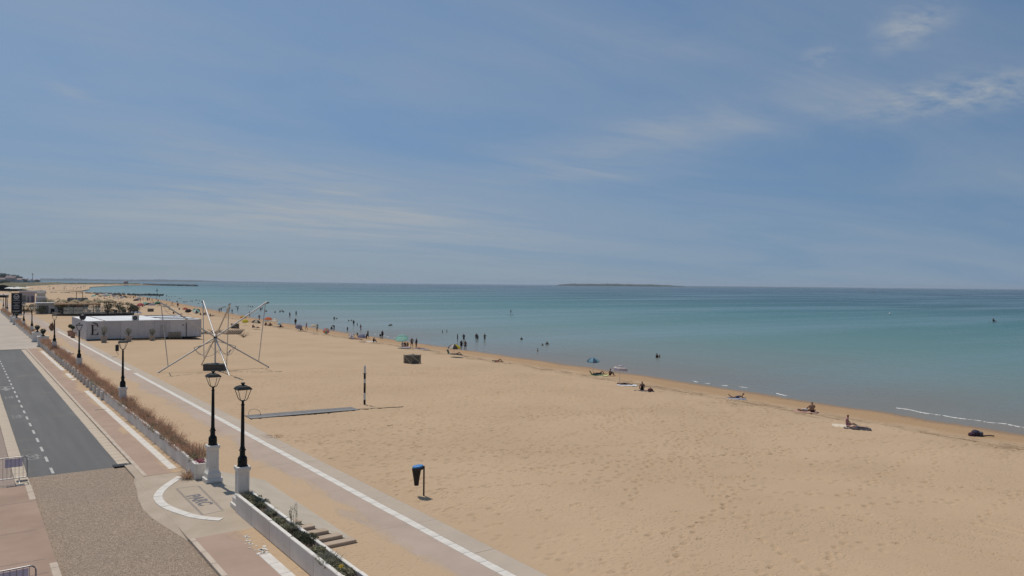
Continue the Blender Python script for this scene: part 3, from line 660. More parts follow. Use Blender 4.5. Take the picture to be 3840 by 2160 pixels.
# plants ------------------------------------------------------------
def blades(mb, x, y, z, n, h, spread, w=.012, head=None, lean=.35):
    for _ in range(n):
        a = rnd.uniform(0, 6.283); r = rnd.random() ** .5 * spread; hh = h * rnd.uniform(.55, 1.1); l = rnd.uniform(0, lean) * hh
        bx, by = x + r * math.cos(a) * .5, y + r * math.sin(a) * .5; b2 = a + rnd.uniform(-.8, .8); tx, ty = x + r * math.cos(a) + l * math.cos(b2), y + r * math.sin(a) + l * math.sin(b2)
        ca, sa = math.cos(a + 1.57) * w, math.sin(a + 1.57) * w
        mb.add([(bx - ca, by - sa, z), (bx + ca, by + sa, z), ((bx + tx) / 2 + ca, (by + ty) / 2 + sa, z + hh * .6), (tx, ty, z + hh), ((bx + tx) / 2 - ca, (by + ty) / 2 - sa, z + hh * .6)], [(0, 1, 2, 4), (4, 2, 3)])
        if head is not None and rnd.random() < .75:
            q = rnd.uniform(.012, .03)
            head.add([(tx - q, ty, z + hh), (tx, ty - q, z + hh + q), (tx + q, ty, z + hh), (tx, ty + q, z + hh - q * .3)], [(0, 1, 2, 3)])
def leaves(mb, c, rad, n, size, flatten=1.0, shell=.0):
    for _ in range(n):
        d = Vector((rnd.gauss(0, 1), rnd.gauss(0, 1), rnd.gauss(0, 1))).normalized(); r = rnd.random() ** (1 / 3) if not shell else rnd.uniform(shell, 1)
        p = Vector(c) + Vector((d.x * rad[0], d.y * rad[1], d.z * rad[2])) * r
        a = Vector((rnd.gauss(0, 1), rnd.gauss(0, 1), rnd.gauss(0, 1) * flatten)).normalized(); b = a.cross(Vector((rnd.gauss(0, 1), rnd.gauss(0, 1), rnd.gauss(0, 1)))).normalized()
        s = size * rnd.uniform(.6, 1.3)
        mb.add([p - a * s, p + b * s * .45, p + a * s, p - b * s * .45], [(0, 1, 2, 3)])
# dry shrub hedge of the long planter: nobody could count it
def hedge(u0, u1, dens, label, hscale=1.0):
    st, hd, gr = MB(), MB(), MB(); y = u0
    while y < u1:
        h = hscale * (.52 + .22 * math.sin(y * 1.7) * math.sin(y * .61 + 1) + rnd.uniform(-.08, .12)); step = .30
        blades(st, 8.52 + rnd.uniform(-.16, .22), y, .45, int(dens), max(.25, h), .40, .010 if y < 70 else .02, hd, .6)
        if rnd.random() < (.6 if math.sin(y * .5) > .1 else .2): leaves(gr, (8.46 + rnd.uniform(-.15, .15), y, .70), (.34, .32, .20), 130, .045)
        y += step
    t = thing('dry_shrub_hedge', label, 'hedge', (0, 0, 0)); 
    a = st.build('stalk', M_DRY, t); a['kind'] = 'stuff'; b = hd.build('seed_head', M_DRYR, t); b['kind'] = 'stuff'; c = gr.build('foliage', M_LEAF, t); c['kind'] = 'stuff'; t['kind'] = 'stuff'
hedge(35.0, 112.6, 66, 'long bank of dry reddish flowering shrubs growing along the planter wall')
hedge(124, 170, 24, 'dull dry shrubs growing in the planter beyond the middle gateway', .95); hedge(183, 235, 16, 'far strip of dry shrubs below the black sign', 1.1)
R6 = Rg(720, 1700, 3.1415)
gc, gd = MB(), MB()
for k in range(420):
    y = rnd.uniform(12, 28.2); c = (rnd.uniform(8.33, 8.7), y, .52)
    if rnd.random() < .6: leaves(gc, c, (.09, .12, .07), 7, .028)
    else: blades(gd, c[0], c[1], .49, 5, rnd.uniform(.08, .22), .1, .007, None, .6)
gc_t = thing('ground_cover', 'low mixed weeds covering the soil of the near planter', 'ground cover', (0, 0, 0)); gc_t['kind'] = 'stuff'
gc.build('foliage', M_LEAFG, gc_t)['kind'] = 'stuff'; gd.build('dry_blade', M_DRY, gc_t)['kind'] = 'stuff'
def plant(px, py, kind, label, h=.4, r=.3):
    h *= .68
    p = at(*R6(px, py), .6); x = min(8.66, max(8.38, p.x)); t = thing('planter_plant', label, 'plant', (x, p.y, .5), 0, 'plants in the near planter')
    st, lf = MB(), MB()
    if kind == 'bush':
        for k in range(9): a = rnd.uniform(0, 6.28); st.tube([(0, 0, -.02), (math.cos(a) * r * .5, math.sin(a) * r * .6, h * .5), (math.cos(a) * r * .8, math.sin(a) * r, h * .85)], [.012, .008, .004], 4)
        leaves(lf, (0, 0, h * .55), (r, r * 1.25, h * .55), 520, .035, shell=.45); m = M_LEAFD
    elif kind == 'leafy':
        for k in range(9): a = rnd.uniform(0, 6.28); st.tube([(0, 0, -.02), (math.cos(a) * r * .5, math.sin(a) * r * .6, h * .5), (math.cos(a) * r * .8, math.sin(a) * r, h * .8)], [.012, .008, .004], 4)
        leaves(lf, (0, 0, h * .45), (r, r * 1.4, h * .5), 420, .05, .5, shell=.3); m = M_LEAF
    else:
        for k in range(4): st.tube([(0, 0, -.02), (rnd.uniform(-.1, .1), rnd.uniform(-.2, .2), h * .4)], [.012, .006], 4)
        blades(lf, 0, 0, 0, 230, h, r, .009, None, .5); leaves(lf, (0, 0, h * .3), (r * .9, r * 1.3, h * .3), 200, .03); m = M_LEAFG
    st.build('stem', M_BARK, t); lf.build('foliage', m, t); return t
plant(640, 500, 'tuft', 'grey green lavender like tuft hugging the near lamp pedestal', .42, .32); plant(740, 540, 'leafy', 'leafy dark green plant next to the pedestal tuft', .38, .3)
plant(830, 590, 'leafy', 'spreading leafy plant leaning over the sea side coping', .4, .34); plant(920, 700, 'tuft', 'dry olive tuft opposite the highest steps', .34, .3)
plant(1020, 790, 'leafy', 'low mixed clump midway between the tufts in the near planter', .26, .3); plant(1120, 870, 'leafy', 'pale leaved low clump before the tall seed stalks', .28, .3)
tl = plant(1215, 880, 'tuft', 'tall plant with upright seed stalks rising above the near coping', .42, .27)
mb = MB()
for k in range(7):
    x, y = rnd.uniform(-.1, .1), rnd.uniform(-.25, .25); hh = rnd.uniform(.6, .95); mb.tube([(x, y, 0), (x + .03, y + .04, hh * .6), (x + rnd.uniform(-.06, .06), y + .05, hh)], [.007, .005, .003], 4)
    for q in range(10): leaves(mb, (x + .02, y + .04, hh * rnd.uniform(.55, 1)), (.04, .04, .05), 3, .02)
mb.build('seed_stalk', M_LEAFG, tl)
plant(1280, 990, 'bush', 'round olive bush in the near planter beside the dark bush', .38, .26); plant(1390, 1020, 'bush', 'round dark bush beside the lower steps', .42, .27)
plant(1490, 1150, 'leafy', 'broad leaved plant below the dark bush', .34, .28); plant(1600, 1270, 'tuft', 'large grey green tuft spilling over the land side coping', .46, .42)
plant(1690, 1330, 'leafy', 'dark leafy clump between the big tuft and the yellow flower', .3, .28)
yf = plant(1790, 1400, 'leafy', 'dark spiky plant with one yellow flower at the bottom edge', .36, .28)
mb = MB(); leaves(mb, (-.1, -.05, .3), (.06, .06, .05), 30, .035); mb.build('blossom', flat('yellow_blossom', (.65, .45, .03)), yf)
mb, lf = MB(), MB(); wd = thing('dry_weed', 'sprawling dry weed by the foot of the second lamp pedestal', 'weed', (7.95, 34.6, 0))
blades(mb, 0, 0, 0, 160, .32, .5, .008, None, .9); mb.build('foliage', M_DRY, wd)

# ================================================================== STREET LAMPS
def sq_ring(mb, w, z0, z1): mb.frust(w, w, z0, z1)
def make_lamp(frost=False):
    t = thing('street_lamp', '', 'street lamp')
    p = MB().bbox(-.345, .345, -.345, .345, 0, .17, .015).build('pedestal', M_PED, t)
    MB().frust(.28, .28, .168, .36).build('plinth', M_PED, p); MB().frust(.28, .235, .358, .43).build('plinth_moulding', M_PED, p); MB().frust(.235, .205, .428, .52).build('plinth_moulding', M_PED, p)
    sh = MB().frust(.19, .19, .518, 1.39); sh.build('shaft', M_PED, p)
    for k in range(4):                                                      # raised frame around each sunk shaft panel
        M = Matrix.Rotation(k * math.pi / 2, 4, 'Z'); fr = MB()
        fr.box(-.205, -.13, -.206, -.189, .52, 1.385, M); fr.box(.13, .205, -.2065, -.189, .52, 1.385, M); fr.box(-.13, .13, -.206, -.189, .52, .60, M); fr.box(-.13, .13, -.206, -.189, 1.31, 1.385, M)
        fr.build('panel_frame', M_PED, p)
    MB().frust(.215, .245, 1.385, 1.42).build('cap_moulding', M_PED, p); MB().bbox(-.25, .25, -.25, .25, 1.418, 1.55, .012).build('cap', M_PED, p)
    prof = [(.205, 1.55), (.205, 1.565), (.175, 1.585), (.172, 1.72), (.18, 1.725), (.18, 1.75), (.17, 1.76), (.17, 1.86), (.15, 1.89), (.115, 1.93), (.098, 1.96), (.098, 2.12), (.13, 2.14), (.13, 2.165), (.10, 2.18), (.095, 2.22), (.075, 2.30), (.070, 2.6), (.066, 3.0), (.060, 3.5), (.055, 3.84), (.07, 3.85), (.07, 3.875), (.05, 3.885), (.045, 3.99)]
    MB().lathe(prof, 16).build('column', M_IRON, t, smooth=False)
    ln = MB().lathe([(.045, 3.985), (.08, 4.0), (.085, 4.02), (.05, 4.03)], 12).build('lantern', M_IRON, t)
    for k in range(4):
        a = math.pi / 4 + k * math.pi / 2; c, s = math.cos(a), math.sin(a)
        MB().tube([(c * r, s * r, z) for r, z in ((.06, 4.01), (.14, 4.04), (.20, 4.12), (.255, 4.26), (.33, 4.44), (.352, 4.455))], [.014, .014, .013, .012, .012, .012], 6).build('lantern_bar', M_IRON, ln)
    w = .27
    for k in range(4):
        M = Matrix.Rotation(k * math.pi / 2, 4, 'Z')
        q = MB(); r0, r1, r2 = .075, .155, .232
        q.add([M @ Vector(v) for v in ((-r0, -r0, 4.035), (r0, -r0, 4.035), (r1, -r1, 4.19), (r2, -r2, 4.435), (-r2, -r2, 4.435), (-r1, -r1, 4.19))], [(0, 1, 2, 5), (5, 2, 3, 4)])
        q.build('pane', M_FROST if frost else M_PANE, ln)
    rf = MB().frust(.265, .275, 4.44, 4.47); rf.frust(.275, .20, 4.469, 4.55); rf.frust(.20, .10, 4.549, 4.60); rf.build('lantern_roof', M_IRON, ln)
    MB().lathe([(.05, 4.595), (.05, 4.64), (.075, 4.65), (.08, 4.69), (.06, 4.70)], 12).build('finial', M_IRON, ln)
    return t
lampA = make_lamp(); lampF = make_lamp(True)
LMP = [(8.60, 28.97, 0, 'nearest black lantern lamp on a white pedestal beside the green planter'), (8.68, 33.45, 0, 'black lantern lamp on a white pedestal at the end of the dry shrubs'),
       (8.56, 54.9, 0, 'third black lantern lamp with a black box hanging from its lantern'), (8.55, 77.5, 0, 'fourth lantern lamp standing in front of the white container building'),
       (8.53, 99.5, 0, 'fifth lantern lamp carrying a brown flower basket on its column'), (8.6, 134.4, 1, 'sixth lantern lamp with pale glass beyond the black urns'),
       (8.55, 151.9, 1, 'seventh lantern lamp with pale glass to the right of the black sign'), (8.9, 217, 0, 'small distant lamp just left of the black sign'), (8.9, 238, 0, 'smallest distant lamp at the far left below the dark roof')]
usedA = usedF = False
for v, u, fr, lab in LMP:
    if fr: o = lampF if not usedF else dup(lampF); usedF = True
    else: o = lampA if not usedA else dup(lampA); usedA = True
    place(o, (v, u, 0), 0, lab, 'lantern lamps along the planters')
# third lamp: hanging speaker box and broken bracket; fifth lamp: basket
t = thing('hanging_speaker', 'black box speaker hung from the third lamp lantern', 'speaker', (8.56 - .36, 54.9 - .1, 3.9)); MB().bbox(-.09, .09, -.12, .12, .02, .42, .02).build('cabinet', M_BLACK, t); MB().tube([(0, 0, .42), (.12, .03, .54)], .012, 5).build('hook', M_BLACK, t); MB().bbox(-.07, .07, -.13, -.121, .06, .38, .002).build('grille', M_DARK, t)
MB().tube([(-.05, 0, .02), (.1, 0, -.25), (-.05, 0, -.36), (-.32, 0, -.36)], .012, 5).build('bracket', M_IRON, t)
t = thing('flower_basket', 'brown hanging flower basket on the fifth lamp', 'basket', (8.53 - .28, 99.4, 3.1)); mb = MB(); leaves(mb, (0, 0, .1), (.26, .26, .48), 500, .09, shell=.4); mb.build('foliage', M_DRY, t); MB().lathe([(.06, -.3), (.18, -.15), (.2, .05)], 10).build('bowl', M_BARK, t); MB().tube([(0, 0, .4), (.15, 0, .8), (.26, 0, .8)], .015, 5).build('bracket', M_IRON, t)
# gateway pedestals with urns
def make_urn():
    t = thing('urn_pedestal', '', 'urn'); MB().bbox(-.62, .62, -.45, .45, 0, 1.2, .03).build('pedestal', M_PED, t); MB().bbox(-.66, .66, -.5, .5, 1.195, 1.3, .02).build('cap', M_PED, t); MB().bbox(-.7, .7, -.52, .52, -.01, .18, .03).build('plinth', M_PED, t)
    MB().lathe([(.22, 1.3), (.22, 1.36), (.1, 1.42), (.08, 1.55), (.2, 1.68), (.3, 1.85), (.3, 1.95), (.42, 2.02), (.38, 2.05)], 14).build('urn', M_IRON, t); mb = MB(); leaves(mb, (0, 0, 2.12), (.28, .28, .12), 70, .08); mb.build('foliage', M_LEAFD, t); return t
urn = make_urn()
for i, (v, u, lab) in enumerate(((8.5, 113.7, 'black urn on a white pedestal at the near side of the middle gateway'), (8.5, 122.9, 'black urn on a white pedestal at the far side of the middle gateway'), (8.5, 171, 'black urn on a pale pedestal at the near side of the far gateway'), (8.5, 181.5, 'black urn on a pale pedestal beneath the black sign'))):
    place(urn if i == 0 else dup(urn), (v, u, 0), 0, lab, 'urn pedestals at the gateways')

# ================================================================== STREET FURNITURE AND BEACH FURNITURE
M_NOTICE = mat('notice_sheet', (.60, .56, .68), .6, .06, 3); M_INK = flat('dark_ink', (.06, .04, .09)); M_INKL = flat('grey_ink', (.16, .14, .24))
def barrier(loc, rz, label):
    """crowd barrier; local +x runs from its right-hand end to the left (away)"""
    t = thing('crowd_barrier', label, 'barrier', loc, rz, 'crowd barriers by the roadway')
    L = 2.4; fr = MB(); r = .02
    pts = [(-.0, 0, .22), (0, 0, .95)] + [(.14 - .14 * math.cos(a), 0, .95 + .14 * math.sin(a)) for a in np.linspace(.3, 1.57, 5)] + [(L - .14 + .14 * math.sin(a), 0, .95 + .14 * math.cos(a)) for a in np.linspace(0, 1.57, 5)] + [(L, 0, .22), (0, 0, .22)]
    fr.tube(pts, r, 8).build('frame', M_STEEL, t)
    b0 = None
    for k in range(1, 17):
        x = L * k / 17
        if b0 is None: b0 = MB().tube([(0, 0, .22), (0, 0, 1.085)], .008, 6).build('bar', M_STEEL, t, (x, 0, 0))
        else: shared(b0, 'bar', t, (x, 0, 0))
    for x in (.28, L - .28):
        MB().tube([(x, -.28, .015), (x, -.05, .12), (x, 0, .22), (x, .05, .12), (x, .28, .015)], .016, 6).build('foot', M_STEEL, t)
    s = MB().box(.16, .78, -.030, -.024, .68, 1.04).build('notice', M_NOTICE, t)
    MB().tube([(.66, -.036, .95), (.66, -.031, .95)], .075, 18).build('notice_roundel', M_INK, s)
    for k in range(5): MB().box(.22 + .03 * (k % 2), .55 if k < 1 else .72 - .04 * (k % 3), -.0335, -.0305, .90 - k * .042 - (0 if k < 1 else .02), .906 - k * .042 - (0 if k < 1 else .02)).build('notice_line', M_INKL, s)
    return t
p = at(48, 1215, 0); barrier((p.x + .28, p.y, 0), math.pi, 'steel crowd barrier with a notice sheet standing by the asphalt road end')
p = at(88, 1430, 1.0); barrier((p.x + .02, p.y, 0), math.pi + math.radians(3), 'steel crowd barrier with a notice sheet cut by the bottom left corner')

# beach litter bin
p = G(1066, 1248); t = thing('beach_bin', 'black cone litter bag with a blue lid on a brown post', 'bin', (p.x, p.y, p.z - .02))
ang = math.radians(180 - 36)      # bag hangs to the left of the post
dx, dy = -math.cos(YAW), math.sin(YAW)
MB().tube([(0, 0, -.3), (0, 0, 1.37)], .038, 10).build('post', mat('bin_post', (.055, .035, .03), .6, .2), t)
cx_, cy_ = dx * .27, dy * .27
bag = MB().lathe([(.085, .52), (.10, .50), (.12, .7), (.17, 1.0), (.205, 1.2), (.215, 1.25)], 14, (cx_ - .0 + dx * .06, cy_ + dy * .06, 0)); bag.build('bag', M_BLACK, t)
MB().lathe([(.225, 1.22), (.235, 1.24), (.235, 1.32), (.225, 1.33)], 18, (cx_, cy_, 0)).build('ring', M_DARK, t)
lid = MB().lathe([(.245, 0), (.25, .02), (.24, .05), (.15, .075), (.02, .08)], 18); lid.xf(Matrix.Translation((cx_, cy_, 1.325)) @ Matrix.Rotation(.12, 4, Vector((-dy, dx, 0)))); lid.build('lid', flat('blue_lid', (.06, .22, .50), .5), t)
MB().box(-.01, .01, -.02, .02, 1.26, 1.3, Matrix.Rotation(math.atan2(dy, dx), 4, 'Z')).build('clamp', M_DARK, t)

# striped pole
p = G(917, 1018); t = thing('striped_pole', 'black and white banded pole standing at the end of the beach mat', 'pole', (p.x, p.y, p.z))
zs = [-.3, .4, .94, 1.35, 1.72, 2.05, 2.5, 3.08]; cols = ['b', 'w', 'b', 'r', 'w', 'b', 'w']
cm = {'b': M_BLACK, 'w': flat('pole_white', (.66, .66, .64)), 'r': flat('pole_rust', (.12, .07, .05))}
for i, c in enumerate(cols): MB().tube([(0, 0, zs[i] + (.001 if i else 0)), (0, 0, zs[i + 1])], .085, 12).build('band', cm[c], t)
MB().tube([(-.16, 0, 2.48), (.16, 0, 2.48)], .02, 6).build('cleat', M_DARK, t); MB().tube([(0, 0, 3.075), (0, 0, 3.12)], .06, 10).build('cap', cm['w'], t)
# beach mat
t = thing('beach_mat', 'grey roll out access mat lying on the sand towards the banded pole', 'mat', (16.2, 53.45, gz(16.2, 53)))
for k in range(4):
    x0, x1 = k * 2.03, (k + 1) * 2.03 - .02; z0, z1 = gz(16.2 + x0, 53) - gz(16.2, 53) + .06, gz(16.2 + x1, 53) - gz(16.2, 53) + .06
    m = MB(); m.add([(x0, -.75, z0 - .03), (x1, -.75, z1 - .03), (x1, .75, z1 - .03), (x0, .75, z0 - .03), (x0, -.75, z0), (x1, -.75, z1), (x1, .75, z1), (x0, .75, z0)], [(0, 3, 2, 1), (4, 5, 6, 7), (0, 1, 5, 4), (1, 2, 6, 5), (2, 3, 7, 6), (3, 0, 4, 7)]); m.build('mat_panel', M_RUB, t)
    m = MB(); m.add([(x0, -.52, z0 + .003), (x1, -.52, z1 + .003), (x1, -.38, z1 + .003), (x0, -.38, z0 + .003)], [(0, 1, 2, 3)]); m.build('mat_stripe', M_RUBL, t)
pts = []
for k in range(16):
    v = 24.1 + k * .26; u = 53.0 + .08 * math.sin(k * 1.3) - k * .02; pts.append((v, u, gz(v, u) + .03))
tag(MB().tube(pts, .03, 5).build('rope', M_DARK), 'dark rope lying on the sand between mat and banded pole', 'rope')
p = G(640, 1046); a = Vector((math.cos(YAW), -math.sin(YAW), 0)); pts = [(-a.x * .45, -a.y * .45, -.1)] + [(a.x * .42 * -math.cos(q), a.y * .42 * -math.cos(q), .18 + .3 * math.sin(q)) for q in np.linspace(.2, 2.9, 9)] + [(a.x * .45, a.y * .45, -.02)]
t = thing('bent_hose', 'thin bent hose arching out of the sand beside the mat', 'hose', p); MB().tube(pts, .014, 6).build('hose', M_STEEL, t); MB().tube([(a.x * .45, a.y * .45, -.04), (a.x * .44, a.y * .44, .1)], .035, 8).build('nozzle', M_DARK, t)

# trampoline mast frame
C0 = Vector((22.15, 84.6)); gzc = gz(C0.x, C0.y); Rf = 5.9
t = thing('bungee_mast', 'tall aluminium bungee mast frame of crossing poles on a dark weight block', 'mast frame', (C0.x, C0.y, gzc))
hub = 3.55; top = 2 * hub + .25
for k, (fx, fy) in enumerate(((-1, 0), (1, .04), (0, -.92), (0.03, 1.1))):
    q = MB().tube([(fx * Rf, fy * Rf, -.05), (0, 0, hub), (-fx * Rf * .94, -fy * Rf * .94, top)], .075, 8); q.build('pole', M_ALU, t)
for fx, fy in ((-1, 0), (1, .04), (0, -.92), (0.03, 1.1)):
    s = .8; q = MB().tube([(fx * Rf * s, fy * Rf * s, hub * (1 - s)), (fx * Rf * .92, fy * Rf * .92, top - .25)], .045, 6); q.build('upright', M_ALU, t)
    q = MB().tube([(fx * Rf * .93, fy * Rf * .93, top - .15), (fx * Rf * .99, fy * Rf * .99, top - .1)], .08, 8); q.build('pulley', M_DARK, t)
MB().tube([(0, 0, .5), (0, 0, hub)], .085, 10).build('column', M_ALU, t); MB().lathe([(.16, hub - .1), (.2, hub), (.16, hub + .1)], 12).build('hub', M_DARK, t)
Mb = Matrix.Rotation(-YAW, 4, 'Z'); MB().bbox(-1.1, 1.1, -.55, .55, -.05, .72, .03, Mb).build('weight_block', mat('weight_block', (.085, .085, .08), .8, .15, 3), t); MB().box(-.35, .35, -.2, .2, .721, .8, Mb).build('foot_plate', M_STEEL, t)
ropm = flat('cord', (.30, .33, .32))
anchors = [Vector((fx * Rf * .83, fy * Rf * .83, 0)) for fx, fy in ((-1, 0), (0, -.92), (1, .04), (0.03, 1.1))]
for k in range(4):
    a = anchors[k] * .45; b = anchors[(k + 1) % 4] * .45; za = 2.5
    pts = [a.lerp(b, s) + Vector((0, 0, za - .9 * math.sin(math.pi * s))) for s in np.linspace(0, 1, 7)]
    MB().tube(pts, .022, 5).build('sagging_cord', ropm, t); MB().tube([a + Vector((0, 0, za)), (0, 0, hub - .35)], .03, 5).build('stay', ropm, t)
    MB().tube([anchors[k] * 1.1 + Vector((0, 0, top - .2)), anchors[k] * .98 + Vector((0, 0, top - 1.1)), anchors[k] * .8 + Vector((0, 0, top - 1.6))], .012, 4).build('bungee_cord', ropm, t)
MB().tube([(1.0, -.6, 1.0), (1.2, -.5, 1.9), (1.5, -.4, 2.2), (1.3, -.3, 1.6)], .03, 5).build('harness', flat('harness_blue', (.16, .2, .25)), t)

# slatted bin enclosures
def make_crate():
    t = thing('slatted_bin_box', '', 'bin box'); w, d, h = .68, .62, 1.12
    MB().box(-w + .05, w - .05, -d + .05, d - .05, .06, h - .12).build('liner', flat('crate_liner', (.03, .03, .028)), t)
    b0 = None
    for (x0, y0, x1, y1) in ((-w, -d, w, -d), (w, -d, w, d), (w, d, -w, d), (-w, d, -w, -d)):
        n = 7; L = math.hypot(x1 - x0, y1 - y0); a = math.atan2(y1 - y0, x1 - x0)
        for k in range(n):
            z = .05 + k * (h - .1) / n; M = Matrix.Translation((x0, y0, 0)) @ Matrix.Rotation(a, 4, 'Z')
            MB().bbox(.01, L - .01, -.015, .012, z, z + .085, .004, M).build('slat', M_WOOD, t)
        M = Matrix.Translation((x0, y0, 0)) @ Matrix.Rotation(a, 4, 'Z'); ty = math.atan2(h - .2, L - .1)
        MB().box(.05, .05 + math.hypot(L - .1, h - .2), -.034, -.016, -.04, .04, M @ Matrix.Translation((0, 0, h - .1)) @ Matrix.Rotation(ty, 4, 'Y')).build('brace', mat('pale_wood', (.40, .37, .30), .9, .2, 6), t)
    for x in (-w, w):
        for y in (-d, d): MB().box(x - .03, x + .03, y - .03, y + .03, -.1, h - .02).build('corner_post', M_WOOD, t)
    return t
crate = make_crate()
p = G(1037, 914); crate.scale = (1.15, 1.15, 1.05); place(crate, p, math.radians(14), 'nearest dark slatted wooden bin box standing alone on the open sand', 'slatted bin boxes on the beach')
for (pp, lab) in ((G(*R2(1535, 612)), 'slatted bin box behind the driftwood and fallen branches'), (G(*R7(1180, 925)), 'slatted bin box seen above the container roof left of the mast'),):
    place(dup(crate), pp, math.radians(-20), lab)

# ------------------------------------------------------------------ container building
CU = 135.5; CZ0, CZ1 = gz(16, 135) + .0, 1.95
X0, X1, YB = 15.9, 33.1, 154.0
cb = thing('container_building', 'low white corrugated container building with a black letter on its wall', 'building', (X0, CU, -1.0))
W_, D_, H_ = X1 - X0, YB - CU, 3.06
def corr(name, p0, p1, z0, z1, parent, m=M_WHITE, pitch=.30, dep=.035):
    p0, p1 = Vector(p0), Vector(p1); d = (p1 - p0); L = d.length; d.normalize(); n = Vector((d.y, -d.x)); pts = []
    x = 0
    while x < L - .01:
        for fx, o in ((0, 0), (.22, 0), (.5, dep), (.72, dep)):
            if x + fx * pitch < L: pts.append(p0 + d * (x + fx * pitch) + n * o)
        x += pitch
    pts.append(p1); mb = MB(); k = len(pts)
    mb.add([(q.x, q.y, z0) for q in pts] + [(q.x, q.y, z1) for q in pts] + [(q.x - n.x * .06, q.y - n.y * .06, z1) for q in pts], [(i, i + 1, k + i + 1, k + i) for i in range(k - 1)] + [(k + i, k + i + 1, 2 * k + i + 1, 2 * k + i) for i in range(k - 1)])
    return mb.build(name, m, parent)
pw = 2.46; npan = 7
for i in range(npan):
    a, b = W_ * i / npan, W_ * (i + 1) / npan - .02
    mt = mat('white_sheet_%d' % (i % 3), ((.57, .545, .54), (.52, .50, .50), (.60, .58, .57))[i % 3], .55, .06, .8)
    w = corr('wall_panel', (a, 0), (b, 0), .16, H_ - .12, cb, mt)
MB().box(0, W_, .05, .1, .12, H_ - .1).build('wall_frame', M_WHITE, cb)
for i in range(6):
    a, b = D_ * i / 6, D_ * (i + 1) / 6 - .02; corr('side_panel', (0, b), (0, a), .16, H_ - .12, cb, M_WHITE); corr('side_panel', (W_, a), (W_, b), .16, H_ - .12, cb, M_WHITE)
corr('back_panel', (W_, D_), (0, D_), .16, H_ - .12, cb, M_WHITE)
for (a, b, c, d) in ((-.05, W_ + .05, -.05, .06), (-.05, .06, .06, D_), (W_ - .06, W_ + .05, .06, D_), (-.05, W_ + .05, D_, D_ + .08)):
    MB().box(a, b, c, d, H_ - .12, H_).build('top_rail', M_WHITE, cb); MB().box(a, b, c, d, .02, .16).build('base_rail', M_DARK if c < 0 else M_WHITE, cb)
for x in (-.06, W_ - .1):
    for y in (-.06, D_ - .1): MB().box(x, x + .16, y, y + .16, 0, H_ + .02).build('corner_casting', M_WHITE, cb)
# roofs: one container along the left side, then rows across with dark gaps to the courtyard
rf = MB().box(.06, 2.6, .06, D_, H_ - .2, H_ - .04).build('roof', M_ROOFW, cb)
nr = 7
for i in range(nr):
    y0 = .08 + i * D_ / nr; y1 = y0 + D_ / nr - (.10 if i % 2 else .24)
    MB().box(2.75, 11.3, y0, y1, H_ - .16, H_ - .01 + .02 * (i % 2)).build('roof_sheet', M_ROOFW, rf)
for (y0, y1) in ((.08, 2.5), (5.6, 8.0), (12.0, 15.5)): MB().box(11.5, W_ - .08, y0, y1, H_ - .16, H_ - .02).build('roof_sheet', M_ROOFW, rf)
MB().box(11.5, W_ - .1, .1, D_ - .1, .3, .4).build('courtyard_deck', M_WOOD, cb); corr('courtyard_wall', (W_ - .2, 5.6), (11.5, 5.6), .4, H_ - .16, cb, mat('green_panel', (.16, .19, .16), .7))
MB().box(2.62, 2.74, .06, D_, H_ - .12, H_ + .03).build('roof_seam', flat('pinkish_flashing', (.42, .34, .34)), rf)
# door, dark pipe, letter
dv = at(*R8(1480, 1150), 0); dX = 10.7
MB().box(dX - .1, dX + 1.0, -.06, -.04, .16, 2.35).build('door_frame', flat('door_frame_grey', (.55, .54, .52)), cb)
dd = MB().box(dX, dX + .9, -.075, -.062, .18, 2.25).build('door', flat('door_grey', (.40, .385, .38)), cb); MB().tube([(dX + .8, -.075, 1.1), (dX + .8, -.13, 1.1)], .025, 6).build('handle', M_DARK, dd)
MB().tube([(14.85, -.07, .15), (14.85, -.07, 2.45)], .045, 8).build('downpipe', M_BLACK, cb)
mb = MB(); 
for k in range(5):
    q = 1.57 + k * 1.2566; mb.tube([(14.3, -.07, 2.12), (14.3 + .13 * math.cos(q), -.07, 2.12 + .13 * math.sin(q))], [.045, .02], 5)
mb.build('wall_emblem', M_BLACK, cb)
E_ = [(0, 0), (1.02, 0), (1.1, .38), (1.02, .38), (.9, .16), (.8, .07), (.36, .07), (.36, .72), (.62, .74), (.70, .80), (.76, .72), (.80, .86), (.74, .84), (.62, .82), (.36, .80), (.36, 1.53), (.76, 1.53), (.9, 1.42), (1.0, 1.22), (1.06, 1.22), (1.02, 1.6), (0, 1.6), (0, 1.54), (.12, 1.5), (.14, 1.4), (.14, .2), (.12, .1), (0, .06)]
lx = 2.35
def wall_poly(poly, ox, oz, name, parent, th=.02):
    n = len(poly); me = MB(); me.add([(ox + x, -.062 - th, oz + z) for x, z in poly] + [(ox + x, -.05, oz + z) for x, z in poly], [tuple(range(n))] + [(i, n + i, n + (i + 1) % n, (i + 1) % n) for i in range(n)])
    return me.build(name, M_BLACK, parent)
le = wall_poly(E_, .62, .86, 'wall_letter', cb)
til = [(x, .10 * math.sin(x * 6.0) + .12 + .085 * math.sin(x * 3.14)) for x in np.linspace(0, 1, 12)] + [(x, .10 * math.sin(x * 6.0) + .12 - .085 * math.sin(x * 3.14)) for x in np.linspace(1, 0, 12)]
wall_poly(til[:12] + til[13:], lx - 1.62, 2.56, 'wall_letter_tilde', le)
